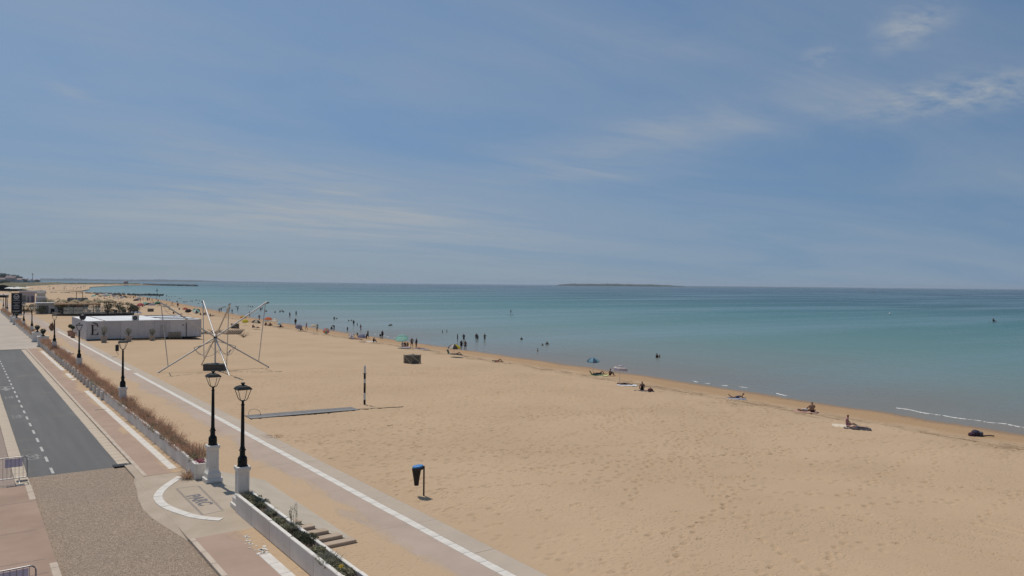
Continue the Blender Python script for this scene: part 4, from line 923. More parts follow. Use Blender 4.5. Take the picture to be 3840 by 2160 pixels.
# things on and around the container
p = at(*R8(1035, 935), 1.95)
t = thing('air_conditioner', 'white air conditioning unit with a dark fan on the container roof', 'air conditioner', (p.x, CU + .3, 1.94)); MB().bbox(-.5, .5, 0, .4, .02, .95, .03).build('casing', flat('ac_white', (.6, .59, .57)), t)
MB().tube([(-.08, -.004, .5), (-.08, -.02, .5)], .33, 20).build('fan_grille', M_DARK, t); MB().tube([(-.08, -.02, .5), (-.08, -.035, .5)], .1, 12).build('fan_hub', flat('ac_grey', (.3, .3, .3)), t)
for x in (-.4, .4): MB().box(x - .03, x + .03, .02, .38, -.02, .02).build('foot', M_DARK, t)
p = at(*R1(1248, 810), 1.95)
t = thing('roof_vent', 'round black vent cowl on the left end of the container roof', 'vent', (p.x, p.y, 1.93)); MB().lathe([(.25, 0), (.25, .15), (.42, .3), (.5, .55), (.42, .85), (.2, 1.0), (.03, 1.03)], 14).build('cowl', M_BLACK, t); MB().lathe([(.3, -.02), (.3, .04)], 12).build('flange', M_DARK, t)
def pot_plant(px, py, label, pm, shape, h, pr=.38, ph=.72):
    p = G(px, py); t = thing('potted_plant', label, 'potted plant', (p.x, p.y, p.z), 0, 'pots around the container building')
    MB().lathe([(pr * .72, 0), (pr, ph * .9), (pr * 1.08, ph * .92), (pr * 1.08, ph), (pr * .9, ph), (pr * .88, ph * .9)], 14).build('pot', pm, t)
    lf, st = MB(), MB()
    if shape == 'ball': st.tube([(0, 0, ph - .1), (0, 0, ph + h * .5)], .03, 6); leaves(lf, (0, 0, ph + h * .72), (h * .3,) * 3, 350, .09, shell=.5)
    else:
        for k in range(8): a = k * .8; st.tube([(0, 0, ph - .1), (math.cos(a) * .2, math.sin(a) * .2, ph + h * .5), (math.cos(a) * .42, math.sin(a) * .4, ph + h * .9)], [.03, .02, .01], 5)
        leaves(lf, (0, 0, ph + h * .55), (.55, .5, h * .5), 260, .085)
    st.build('stem', M_BARK, t); lf.build('foliage', M_LEAFD if shape == 'ball' else M_LEAFG, t)
pot_plant(*R8(375, 1362), 'grey pot with a sparse shrub in front of the black wall letter', M_POTG, 'sh', 1.5, .5, .95); pot_plant(*R8(870, 1345), 'grey pot with a thin shrub before the middle of the white wall', M_POTG, 'sh', 1.2, .5, .9)
pot_plant(*R8(1345, 1325), 'grey pot with a small dark shrub left of the container door', M_POTG, 'sh', 1.0, .48, .85)
pot_plant(*RCt(295, 1240), 'terracotta pot with a clipped ball bush at the container back corner', M_TERRA, 'ball', 1.1, .42, .9); pot_plant(*RCt(365, 1288), 'front terracotta pot with a clipped ball bush by the container side', M_TERRA, 'ball', 1.1, .42, .9)
p = at(*R8(1720, 1300), -1.0)
t = thing('pallet_bench', 'slatted pallet wood bench against the white container wall', 'bench', (29.0 - .1, CU - .55, gz(28, 135)))
for k in range(9): MB().box(-.95 + k * .22, -.95 + k * .22 + .12, .3, .33, .1, 1.15).build('slat', M_PALLET, t)
for z in (.15, .62, 1.02): MB().box(-1.0, 1.0, .335, .36, z, z + .1).build('rail', M_PALLET, t)
MB().box(-1.0, 1.0, -.2, .29, .36, .42).build('seat', M_PALLET, t)
for x in (-.95, .87): MB().box(x, x + .08, -.18, .28, -.03, .36).build('leg', M_PALLET, t)
# driftwood and stacked slats beside the container
p = G(*R2(1250, 690)); t = thing('driftwood_heap', 'grey driftwood heap with tangled branches right of the container', 'driftwood', p)
for k in range(26):
    a = rnd.uniform(-.5, .5) + (math.pi if rnd.random() < .5 else 0); x, y = rnd.uniform(-3.2, 1.5), rnd.uniform(-1.2, 1.4); L = rnd.uniform(.8, 2.2)
    q = [(x, y, rnd.uniform(0, .2))]
    for s in range(4): q.append((q[-1][0] + math.cos(a) * L / 4, q[-1][1] + math.sin(a) * L / 4, max(.05, q[-1][2] + rnd.uniform(-.12, .32)))); a += rnd.uniform(-.6, .6)
    MB().tube(q, [.08, .07, .055, .04, .02], 5).build('branch', mat('driftwood', (.22, .19, .16), .95, .25, 4, .4, 12, col2=(.33, .29, .25)), t)
p = G(*R2(1500, 700)); t = thing('lounger_stack', 'row of folded wooden sun loungers leaning beside the driftwood', 'loungers', p)
for k in range(9): MB().box(-.04, .04, -.3, .3, -.05, 1.25, Matrix.Translation((-1.6 + k * .36, 0, 0)) @ Matrix.Rotation(.75, 4, 'Y')).build('folded_lounger', mat('lounger_wood', (.27, .21, .16), .9, .2, 4), t)
p = G(*R2(1665, 740)); t = thing('dead_bush', 'bare thorny dead bush at the end of the folded loungers', 'bush', p)
for k in range(22):
    a, e = rnd.uniform(0, 6.28), rnd.uniform(.3, 1.4); L = rnd.uniform(.8, 1.7); q = [(0, 0, -.03)]
    for s in range(3): q.append((q[-1][0] + math.cos(a) * math.cos(e) * L / 3, q[-1][1] + math.sin(a) * math.cos(e) * L / 3, q[-1][2] + math.sin(e) * L / 3)); a += rnd.uniform(-.5, .5); e += rnd.uniform(-.4, .4)
    MB().tube(q, [.035, .025, .018, .008], 4).build('branch', mat('dead_wood', (.20, .135, .10), .95, .2, 4), t)

# ------------------------------------------------------------------ beach bar deck
BU = 233.0; bx0, bx1 = 20.4, 39.0; bz = gz(25, BU)
t = thing('bar_deck', 'dark raised bar terrace with framed glass balustrade behind the container', 'terrace', (bx0, BU, bz))
MB().box(0, bx1 - bx0, 0, 14, -.05, .55).build('deck', mat('deck_wood', (.09, .075, .06), .85, .2, 3), t); MB().box(-.02, bx1 - bx0 + .02, -.06, -.002, -.02, .5).build('fascia', M_BLACK, t)
for k in range(5): MB().box(1.5 + k * 2.35, 1.58 + k * 2.35, 0, .08, .55, 2.55).build('post', M_BLACK, t)
for k in range(4):
    x = 1.58 + k * 2.35; MB().box(x, x + 2.27, .03, .045, .62, 2.35).build('glass_panel', M_BALG, t); MB().box(x, x + 2.27, 0, .07, 2.36, 2.45).build('top_rail', M_BLACK, t); MB().box(x, x + 2.27, 0, .07, 1.4, 1.45).build('mid_rail', M_BLACK, t)
for k in range(9): MB().box(11.2 + k * .9, 11.26 + k * .9, .3, .36, .55, 1.5).build('rail_post', M_BLACK, t)
MB().box(11.2, 18.5, .3, .36, 1.45, 1.52).build('hand_rail', M_WOOD, t)
def straw_parasol(v, u, z, R, lab, h=2.6, m=M_STRAW, grp='straw parasols on the bar terrace'):
    t = thing('straw_parasol', lab, 'parasol', (v, u, z), 0, grp); MB().tube([(0, 0, -.05), (0, 0, h + .7)], .06, 8).build('pole', M_BARK, t)
    n = 14; mb = MB(); ring = lambda r, zz: [(r * math.cos(2 * math.pi * k / n), r * math.sin(2 * math.pi * k / n), zz + rnd.uniform(-.05, .05)) for k in range(n)]
    vs = ring(.12, h + .75) + ring(R * .55, h + .42) + ring(R, h) + ring(R * .96, h - .2); mb.add(vs, [(i * n + k, i * n + (k + 1) % n, (i + 1) * n + (k + 1) % n, (i + 1) * n + k) for i in range(3) for k in range(n)]); mb.build('thatch', m, t)
    mb = MB(); leaves(mb, (0, 0, h + .1), (R, R, .2), 150, .18, .3, shell=.8); mb.build('thatch_fringe', m, t)
side = ['first', 'second', 'third', 'fourth', 'fifth']
for k in range(4): straw_parasol(bx0 + 1.4 + k * 2.6, BU + 4, bz + .5, 1.75, side[k] + ' straw parasol from the left in the front row of the bar terrace')
for k in range(5): straw_parasol(bx0 + 2.5 + k * 2.9, BU + 10, bz + .5, 1.6, side[k] + ' darker straw parasol from the left in the back row of the bar terrace', 3.0, leafm('old_straw', (.20, .165, .09), (.30, .235, .14)))
mtab = flat('table_white', (.55, .53, .5)); tb0 = None
for k in range(16):
    v, u = bx0 + 1.5 + (k % 8) * 2.15, BU + 1.6 + (k // 8) * 3.2
    if tb0 is None:
        tb0 = thing('bar_table', '', 'table', (v, u, bz + .55)); MB().box(-.4, .4, -.4, .4, .72, .76).build('table_top', mtab, tb0); MB().tube([(0, 0, 0), (0, 0, .72)], .04, 6).build('leg', M_DARK, tb0); o = tb0
        for s in (-1, 1):
            MB().box(-.22, .22, s * .75 - .22, s * .75 + .22, .42, .47).build('attached_seat', M_DARK, tb0); MB().box(-.22, .22, s * .97 - .02, s * .97 + .02, .47, .95).build('attached_backrest', M_DARK, tb0)
            MB().box(-.05, .05, min(0, s * .75), max(0, s * .75), .36, .42).build('seat_arm', M_DARK, tb0); MB().tube([(0, s * .75, 0), (0, s * .75, .42)], .05, 6).build('seat_leg', M_DARK, tb0)
    else: o = dup(tb0)
    place(o, (v, u, bz + .555), 0, 'small table with dark seats on the bar terrace behind the glass', 'tables on the bar terrace')
def tree(v, u, z, h, r, lab, m=M_LEAF, n=700, ls=.22, grp='trees', flatc=1.0, trunk=.35):
    t = thing('tree', lab, 'tree', (v, u, z), 0, grp); st = MB(); th = h * trunk
    st.tube([(0, 0, -.3), (r * .04, 0, th * .6), (0, r * .03, th), (0, 0, h * .8)], [h * .035, h * .027, h * .022, h * .006], 7)
    cl = []
    for k in range(9):
        a = k * 2.4 + rnd.uniform(-.4, .4); rr = r * rnd.uniform(.45, .8); zz = th + (h - th) * rnd.uniform(.15, .8) * flatc
        p = (rr * math.cos(a), rr * math.sin(a), zz); st.tube([(0, 0, th * rnd.uniform(.8, 1.3)), (p[0] * .5, p[1] * .5, (th + zz) * .55), p], [h * .014, h * .01, h * .004], 5); cl.append(p)
    st.build('trunk', M_BARK, t); lf = MB()
    for p in cl + [(0, 0, h * .85)]: leaves(lf, p, (r * .5, r * .5, (h - th) * .24), n // 10, ls, shell=.35)
    lf.build('crown', m, t); return t
p = at(*RL(1130, 630), -1.2); tree(p.x, p.y - 1, -1.25, 4.6, 2.1, 'pale olive tree in front of the white kiosk', M_LEAFG, 1500, .16)
tree(22.6, 238, bz + .55, 3.2, 1.3, 'small yellowish tree at the left end of the bar terrace', leafm('leaf_yellow', (.17, .15, .06), (.25, .21, .09)), 900, .14)
BUSH = [(22.0, 245), (25.2, 246), (28.4, 245.5), (31.4, 246), (34.3, 245), (36.8, 243), (38.6, 239.5), (39.4, 235.5), (35.6, 234.4), (32.9, 234.6), (18.0, 244.6), (15.6, 246.2), (14.2, 250)]
for k, (v, u) in enumerate(BUSH):
    w = ('behind the back row of straw parasols' if k < 5 else 'at the right end of the bar terrace' if k < 8 else 'among the tables on the open part of the terrace' if k < 10 else 'in front of the white kiosk')
    on = 20.4 < v < 39 and 233 < u < 247
    tree(v, u, bz + (.55 if on else 0), rnd.uniform(2.2, 3.4) + (1.0 if k < 5 else 0), rnd.uniform(1.2, 1.7), side[k % 5] + ' dusty dark shrub ' + w, (M_LEAFD, leafm('leaf_dusty', (.10, .085, .05), (.17, .145, .085)))[k % 2], 420, .17, 'shrubs around the bar terrace', 1, .15)
# dark round wind shelter, blue mat, orange board behind the container
p = G(*RCt(1945, 640)); t = thing('black_shelter', 'black open domed beach shelter behind the container roof', 'shelter', p)
mb = MB(); n = 12
prof = [(1.15, 0), (1.35, .6), (1.35, 1.5), (.9, 2.2), (.15, 2.45)]
mb.lathe(prof, n); mb.build('shell', flat('black_fabric', (.015, .013, .014)), t); MB().box(-.45, .45, -1.38, -1.30, .25, 1.3, Matrix.Rotation(math.radians(-35), 4, 'Z')).build('opening_panel', flat('burgundy_fabric', (.09, .03, .035)), t)
p = G(*RCt(2000, 690)); t = thing('blue_awning', 'low blue and grey canvas awning beside the black shelter', 'awning', (p.x, p.y, p.z)); mb = MB(); mb.add([(-1.5, -.8, .5), (1.5, -.8, .5), (1.3, .9, .9), (-1.3, .9, .9), (-1.5, -.8, .46), (1.5, -.8, .46), (1.3, .9, .86), (-1.3, .9, .86)], [(0, 1, 2, 3), (7, 6, 5, 4), (0, 4, 5, 1), (1, 5, 6, 2), (2, 6, 7, 3), (3, 7, 4, 0)]); mb.build('canvas', flat('blue_canvas', (.16, .21, .32)), t)
for x, y, z in ((-1.45, -.75, .47), (1.45, -.75, .47), (1.25, .85, .87), (-1.25, .85, .87)): MB().tube([(x, y, -.1), (x, y, z)], .03, 6).build('leg', M_DARK, t)
p = G(*RCt(1620, 700)); t = thing('orange_board', 'orange paddle board lying at the edge of the bar terrace', 'board', (p.x, p.y, p.z + .42)); mb = MB(); pl = [(1.5 * math.cos(a), .32 * math.sin(a) * (1 if True else 0)) for a in np.linspace(0, 6.283, 19)[:-1]]; mb.prism(pl, 0, .1); mb.build('deck', flat('orange_board_paint', (.55, .32, .10)), t); MB().box(-1.1, -1.0, -.02, .02, .1, .25).build('fin', M_DARK, t)
for x in (-.8, .8): MB().box(x - .04, x + .04, -.25, .25, -.5, -.001).build('trestle', M_WOOD, t)

# ------------------------------------------------------------------ kiosks and sign at the far left
def kiosk(v0, v1, u, z, h, lab, openings, roof_over=.4, m=M_WALLW, dep=5):
    t = thing('beach_kiosk', lab, 'kiosk', (v0, u, z)); w = v1 - v0
    MB().box(0, w, 0, dep, -.1, h).build('wall', m, t); MB().box(-roof_over, w + roof_over, -roof_over, dep + .2, h, h + .18).build('roof', flat('kiosk_roof', (.58, .57, .56)), t)
    for a, b, z0, z1, c in openings:
        f = MB().box(w * a - .06, w * b + .06, -.03, -.004, z0 - .05, z1 + .06).build('window', flat('kiosk_frame', (.5, .49, .46)), t); MB().box(w * a, w * b, -.05, -.032, z0, z1).build('pane', c, f)
    return t
gp = flat('kiosk_grey', (.22, .205, .19)); kb = flat('kiosk_opening_shade', (.012, .012, .012))  # kb: near-black sheet on a solid wall, painting the shade inside an opening
kiosk(17.0, 26.2, 248.0, -1.2, 3.1, 'white flat roofed kiosk with dark openings behind the pale olive tree', [(.06, .30, .1, 2.5, gp), (.36, .46, .1, 1.6, kb), (.56, .78, .1, 1.7, kb), (.84, .93, .5, 1.9, kb)])
kiosk(19.5, 24.8, 372.0, -1.4, 5.0, 'pale pinkish beach hut complex right of the black sign', [(.08, .4, .8, 3.4, gp), (.5, .62, .3, 3.0, gp), (.75, .95, .3, 3.2, flat('purple_shade', (.17, .13, .18)))], .5, flat('pinkish_render', (.50, .44, .45)))
t = thing('delivery_box', 'white box cabin with a bright roof beside the pinkish beach hut', 'cabin', (25.1, 368, -1.4)); MB().box(0, 3.4, 0, 3, -.1, 2.6).build('wall', flat('cabin_grey', (.42, .42, .45)), t); MB().box(-.1, 3.5, -.1, 3.1, 2.6, 3.1).build('roof', M_ROOFW, t); MB().box(.2, 3.2, .3, 2.8, 3.1, 4.6).build('upper_screen', flat('cabin_cream', (.55, .5, .42)), t)
t = thing('red_roof_hut', 'two thin brown masts on a low red hut behind the kiosk', 'hut', (27.8, 262, -1.25)); MB().box(-2.4, 2.2, 0, 3, -.1, 3.2).build('wall', flat('hut_brown', (.16, .10, .08)), t); MB().box(-2.6, 2.4, -.2, 3.2, 3.2, 3.4).build('roof', flat('hut_red', (.24, .13, .10)), t)
for x in (.3, 1.9): MB().tube([(x, 0, 3.3), (x, 0, 6.2)], .09, 6).build('mast', flat('mast_brown', (.25, .16, .12)), t)
t = thing('blue_panel_screen', 'row of blue screen panels behind the bar terrace parasols', 'screen', (28.5, 290, -1.3))
for k in range(6): MB().box(k * 1.0, k * 1.0 + .94, 0, .08, -.1, 3.9).build('panel', flat('screen_blue_%d' % (k % 2), ((.10, .17, .26), (.17, .24, .33))[k % 2]), t)
# sign totem
t = thing('sign_totem', 'tall black casino sign totem with a round white emblem', 'sign', (9.98, 222.9, -.05), math.radians(-20)); w = 2.25; hT = 5.25
MB().bbox(0, w, -.2, .2, .15, hT, .02).build('sign_body', M_BLACK, t); MB().box(-.08, w + .08, -.26, .26, -.3, .15).build('base', M_PED, t)
wp = flat('sign_white', (.55, .55, .55))
def ringm(cx, cz, r0, r1, n=20):
    m = MB()
    for k in range(n):
        a, b = 2 * math.pi * k / n, 2 * math.pi * (k + 1) / n
        m.add([(cx + r * math.cos(q), -.215, cz + r * math.sin(q)) for q, r in ((a, r0), (b, r0), (b, r1), (a, r1))], [(0, 1, 2, 3)])
    return m
ringm(w / 2, 4.35, .46, .62).build('emblem_ring', wp, t); m = MB()
m.add([(w / 2 - .36, -.215, 4.4), (w / 2, -.215, 4.1), (w / 2 + .36, -.215, 4.4), (w / 2 + .2, -.215, 4.52), (w / 2, -.215, 4.32), (w / 2 - .2, -.215, 4.52)], [(0, 1, 4, 5), (1, 2, 3, 4)]); m.build('emblem', wp, t)
textmesh('CASINO', .42, wp, 'casino_lettering', t, Matrix.Translation((w / 2, -.215, 3.45)) @ Matrix.Rotation(math.pi / 2, 4, 'X'))
for k, (z, l) in enumerate(((2.85, .7), (2.5, .3), (2.15, .65), (1.8, .65), (1.45, .6), (.85, .85), (.68, .7))): MB().box(w / 2 - l, w / 2 + l, -.222, -.203, z - .04, z + .05).build('sign_line', wp, t)
# dark canopy roof and pale hut left of the sign
t = thing('dark_canopy', 'long dark flat canopy roof at the far left behind the sign', 'canopy', (-4, 262, 0)); MB().box(0, 15, 0, 9, 3.3, 3.9).build('roof', flat('canopy_dark', (.07, .06, .06)), t); MB().box(-.2, 15.2, -.3, 9.3, 3.9, 4.15).build('roof_edge', flat('canopy_pale', (.5, .48, .45)), t)
for x in (.6, 7.5, 14.4): MB().tube([(x, .6, -1.2), (x, .6, 3.31)], .16, 8).build('post', flat('canopy_post', (.2, .16, .14)), t)
t = thing('small_hut', 'little pale hut with a pitched roof left of the sign', 'hut', (6.5, 300, -.9)); MB().box(-2.5, 2.5, 0, 4, 0, 2.6).build('wall', M_WALLW, t); m = MB(); m.add([(-2.9, -.3, 2.6), (2.9, -.3, 2.6), (2.9, 4.3, 2.6), (-2.9, 4.3, 2.6), (-2.9, 2, 3.9), (2.9, 2, 3.9)], [(0, 1, 5, 4), (2, 3, 4, 5), (1, 2, 5), (3, 0, 4), (3, 2, 1, 0)]); m.build('roof', flat('hut_roof', (.55, .52, .46)), t); MB().box(-1.8, -.6, -.03, -.002, .8, 1.9).build('window', kb, t)
M_BRONZE = M_BLACK
# white restaurant parasols
def white_parasol(v, u, z, R, lab, grp, m):
    t = thing('restaurant_parasol', lab, 'parasol', (v, u, z), 0, grp); MB().tube([(0, 0, -.05), (0, 0, 3.4)], .06, 6).build('pole', M_DARK, t)
    for k in range(4):
        a0 = math.pi / 4 + k * math.pi / 2; a1 = a0 + math.pi / 2; mm = MB(); mm.add([(0, 0, 3.9), (R * math.cos(a0), R * math.sin(a0), 2.7), (R * math.cos(a1), R * math.sin(a1), 2.7), (R * math.cos(a1), R * math.sin(a1), 2.45), (R * math.cos(a0), R * math.sin(a0), 2.45)], [(0, 1, 2), (1, 4, 3, 2)]); mm.build('panel', m, t)
wpm = flat('parasol_white', (.72, .71, .67)); wpc = flat('parasol_cream', (.62, .56, .44))
for k in range(7):
    p = at(*R0(30 + k * 75 + 8 * (k % 2), 640 + 6 * (k % 3)), .6); white_parasol(p.x, p.y * .82 + (k % 2) * 14, -1.0, 4.6, 'white square parasol in the crowded restaurant row at the far left', 'white restaurant parasols', wpm if k < 5 else wpc)
# clutter rows of loungers between parasols and huts
lg = None
for k in range(26):
    p = G(*R0(700 + (k % 13) * 52 + rnd.uniform(-10, 10), 770 + (k // 13) * 38 + rnd.uniform(-6, 6)))
    if lg is None:
        lg = thing('windbreak_tent', '', 'tent', p); m = MB(); m.add([(-1.6, -1, 0), (1.6, -1, 0), (1.6, 1.2, 0), (-1.6, 1.2, 0), (-1.4, .6, 1.5), (1.4, .6, 1.5)], [(0, 1, 5, 4), (2, 3, 4, 5), (1, 2, 5), (3, 0, 4)]); m.build('canvas', flat('tent_brown', (.14, .11, .09)), lg); m = MB(); m.add([(-1.45, -.5, .72), (1.45, -.5, .72), (1.42, .5, 1.5), (-1.42, .5, 1.5)], [(0, 1, 2, 3)]); m.build('sun_flap', flat('tent_grey', (.3, .28, .27)), lg); o = lg
    else: o = dup(lg)
    place(o, (p.x, p.y, p.z - .03), rnd.uniform(-.5, .5), 'small dark beach tent in the crowded row behind the huts', 'dark beach tents behind the huts')

# ================================================================== FAR LAND
M_FARG = mat('far_woodland', (.045, .06, .04), .95, .3, .02, col2=(.08, .09, .055)); M_FARR = mat('far_roof', (.30, .17, .13), .9, .2, .1)
def ridge(name, pts, depth, lab, m=M_FARG):
    """wooded land: pts (v, u, h); uneven crest, rounded to the back"""
    mb = MB(); n = 260; arr = np.array(pts, float); s = np.linspace(0, 1, n); ss = np.linspace(0, 1, len(pts))
    V, U, Hh = (np.interp(s, ss, arr[:, i]) for i in range(3)); rows = []
    for i in range(n):
        d = np.array([V[min(i + 1, n - 1)] - V[max(i - 1, 0)], U[min(i + 1, n - 1)] - U[max(i - 1, 0)]]); d /= np.linalg.norm(d); nn = np.array([V[i], U[i]]); nn /= np.linalg.norm(nn)
        h = Hh[i] * (1 + .06 * math.sin(i * .31) * math.sin(i * .087) + .07 * rnd.uniform(-1, 1) + (.25 if rnd.random() < .03 else 0)); b = len(mb.v)
        for f, z in ((0, -.02), (.02, .72), (.12, 1.0), (.6, 1.05), (1, 0)): mb.v.append((V[i] + nn[0] * depth * f, U[i] + nn[1] * depth * f, WATER - .5 + (h + .5) * z if z > 0 else WATER - 1))
        rows.append(b)
    for i in range(n - 1):
        for k in range(4): mb.f.append((rows[i] + k, rows[i + 1] + k, rows[i + 1] + k + 1, rows[i] + k + 1))
    o = struct(mb.build(name, m)); o['label'] = lab; return o
def fp(px, dist):
    d = ray(px, 712); k = dist / math.hypot(d[0], d[1]); return d[0] * k, d[1] * k
def land(name, specs, dist, depth, lab, m=M_FARG):
    pts = []
    for px, h in specs: x, y = fp(px, dist); pts.append((x, y, h))
    return ridge(name, pts, depth, lab, m)
land('island', [(1398, 4), (1410, 14), (1440, 24), (1490, 23), (1550, 26), (1600, 22), (1640, 23), (1690, 14), (1720, 8), (1726, 3)], 8300, 700, 'low wooded island on the horizon')
land('distant_shore', [(100, 34), (180, 36), (240, 30), (330, 28), (400, 36), (470, 34), (520, 26), (560, 16), (640, 13), (700, 11), (752, 8)], 13500, 1500, 'long low wooded shore on the horizon behind the spit')
land('distant_shore', [(1726, 5), (1800, 8), (2000, 7), (2200, 5)], 14000, 900, 'faint low land on the horizon right of the island')
land('distant_shore', [(752, 6), (830, 9), (900, 5)], 15000, 900, 'faint low land on the horizon beyond the wooded shore')
# spit vegetation and headland
def bank(name, p0, p1, h, w, lab, m):
    mb = MB(); n = 80; p0, p1 = np.array(p0, float), np.array(p1, float); d = (p1 - p0) / np.linalg.norm(p1 - p0); nn = np.array([-d[1], d[0]])
    for i in range(n):
        c = p0 + (p1 - p0) * i / (n - 1)
        for f, z in ((-1, 0), (-.7, .8), (-.2, 1.1), (.3, 1), (1, 0)): q = c + nn * w * f; mb.v.append((q[0], q[1], -2.1 + (h + 2) * z * rnd.uniform(.75, 1.2) if z else -2.9))
    for i in range(n - 1):
        for k in range(4): mb.f.append((i * 5 + k, (i + 1) * 5 + k, (i + 1) * 5 + k + 1, i * 5 + k + 1))
    o = struct(mb.build(name, m)); o['label'] = lab
M_DUNE = mat('dune_scrub', (.12, .11, .06), .95, .3, .05, col2=(.20, .17, .10))
bank('dune', (60, 1420), (190, 2180), 2.6, 18, 'dark scrub covered dune behind the far beach', M_DUNE); bank('dune', (190, 2180), (395, 2300), 1.6, 14, 'low scrub along the back of the sand spit', M_DUNE)
bank('dune', (24, 760), (62, 1420), 3.0, 22, 'brown scrub covered dune below the houses', M_DUNE)
# groynes of rock: each block its own piece
def rock_mesh(seed):
    r = random.Random(seed); mb = MB(); vs = [Vector((x, y, z)) for x in (-1, 0, 1) for y in (-1, 0, 1) for z in (-1, 0, 1) if (x, y, z) != (0, 0, 0)]
    vs = [v.normalized() * r.uniform(.75, 1.1) for v in vs]
    import bmesh
    bm = bmesh.new(); [bm.verts.new(v) for v in vs]; bmesh.ops.convex_hull(bm, input=bm.verts); me = bpy.data.meshes.new('rock'); bm.to_mesh(me); bm.free(); me.materials.append(M_ROCK); return me
RM = [rock_mesh(i) for i in range(5)]
def groyne(pts, w, sz, n, z, lab):
    t = thing('rock_groyne', lab, 'groyne', (pts[0][0], pts[0][1], z)); arr = np.array(pts, float); s = np.linspace(0, 1, len(pts))
    for i in range(n):
        f = (i + rnd.random()) / n; v, u = np.interp(f, s, arr[:, 0]), np.interp(f, s, arr[:, 1])
        o = link('rock', RM[i % 5], t, (v - pts[0][0] + rnd.uniform(-w, w), u - pts[0][1] + rnd.uniform(-w, w), rnd.uniform(-.2, .5) * sz)); q = sz * rnd.uniform(.7, 1.3); o.scale = (q * 1.3, q, q * .8); o.rotation_euler = (rnd.uniform(-.3, .3), rnd.uniform(-.3, .3), rnd.uniform(0, 6))
groyne([(58, 716), (80, 690), (97, 700), (110, 640), (124, 626)], 1.4, 1.1, 150, -2.5, 'near dark rock groyne reaching into the sea past the crowded beach')
groyne([(400, 2250), (405, 2050), (440, 1835)], 4, 3.2, 170, -2.6, 'far dark rock groyne at the tip of the sand spit')
p = at(395, 741, -1.8); t = thing('beacon', 'thin marker beacon standing on the near groyne', 'beacon', (p.x, p.y, -2.6)); MB().tube([(0, 0, -.3), (0, 0, 5.2)], .12, 6).build('post', M_DARK, t); MB().box(-.5, .5, -.1, .1, 3.4, 4.1).build('board', M_DARK, t); MB().lathe([(.3, 5.0), (.05, 5.7)], 8).build('topmark', M_DARK, t)
# lifeguard post on the spit
p = at(317, 717.5, -2.2); k = .93; p = Vector((p.x * k, p.y * k, -2.0)); t = thing('lifeguard_tower', 'red and white tower cabin at the water end of the far beach', 'tower', (p.x, p.y, -2.0), -YAW)
for x in (-3, 3):
    for y in (-2, 2): MB().tube([(x, y, -.3), (x, y, 3)], .3, 6).build('leg', flat('tower_white', (.6, .58, .55)), t)
MB().box(-4, 4, -2.6, 2.6, 3, 4.2).build('platform', flat('tower_white', (.6, .58, .55)), t); MB().box(-3.6, 2.6, -2.3, 2.3, 4.2, 7.6).build('cabin', flat('tower_red', (.52, .16, .12)), t); MB().box(-4, 3, -2.7, 2.7, 7.6, 8.3).build('roof', flat('tower_red2', (.45, .16, .13)), t); MB().box(2.7, 4, -1.5, 1.5, 4.2, 9.2).build('stair_tower', flat('tower_pale', (.55, .48, .42)), t)
# town on the left
def house(px, py, w, h, lab, dist=None, wall=(.48, .40, .36), roofc=(.34, .19, .15), rz=0):
    p = at(px, py, 0); t = thing('house', lab, 'house', (p.x, p.y, -1), rz - .35, 'houses on the far shore'); wm = mat('hazed_house_wall_%g' % wall[0], wall, .9, .08, .2)
    MB().box(-w / 2, w / 2, 0, w * .7, -1, h + 1).build('wall', wm, t); m = MB(); r = h * .45; m.add([(-w / 2 - .5, -.6, h + 1), (w / 2 + .5, -.6, h + 1), (w / 2 + .5, w * .7 + .6, h + 1), (-w / 2 - .5, w * .7 + .6, h + 1), (-w / 2 - .5, w * .35, h + 1 + r), (w / 2 + .5, w * .35, h + 1 + r)], [(0, 1, 5, 4), (2, 3, 4, 5), (1, 2, 5), (3, 0, 4), (3, 2, 1, 0)]); rf = m.build('roof', mat('hazed_house_roof_%g' % roofc[0], roofc, .9, .15, .3), t)
    MB().box(w * .2, w * .2 + .9, w * .3, w * .3 + .9, h + 1, h + 2 + r).build('chimney', wm, rf)
    for k in range(3):
        f = MB().box(-w * .36 + k * w * .28, -w * .36 + k * w * .28 + w * .12, -.06, -.01, h * .45, h * .45 + 1.8).build('window', flat('house_window', (.1, .1, .12)), t)
    return t
HS = [(5, 712, 24, 9, 'large grey gabled house at the far left edge', (.36, .32, .32), (.27, .20, .18)), (25, 712.5, 20, 12, 'tall house with a red roof beside the grey gable', (.34, .28, .27), (.28, .20, .18)), (40, 711, 26, 8, 'long house with a red brown roof', (.42, .38, .36), (.3, .2, .17)),
      (53, 710.5, 26, 9, 'pale grey house in the middle of the far row', (.44, .42, .42), (.38, .34, .34)), (66, 710, 24, 7, 'low grey house right of the pale house', (.40, .37, .37), (.32, .28, .28)), (86, 709.5, 26, 7, 'house with pink brown walls at the end of the far row', (.45, .35, .32), (.36, .24, .21))]  # wall and roof colours greyed, so distance haze is painted into them
for px, py, w, h, lab, wc, rc in HS: house(px, py, w, h, lab, None, wc, rc)
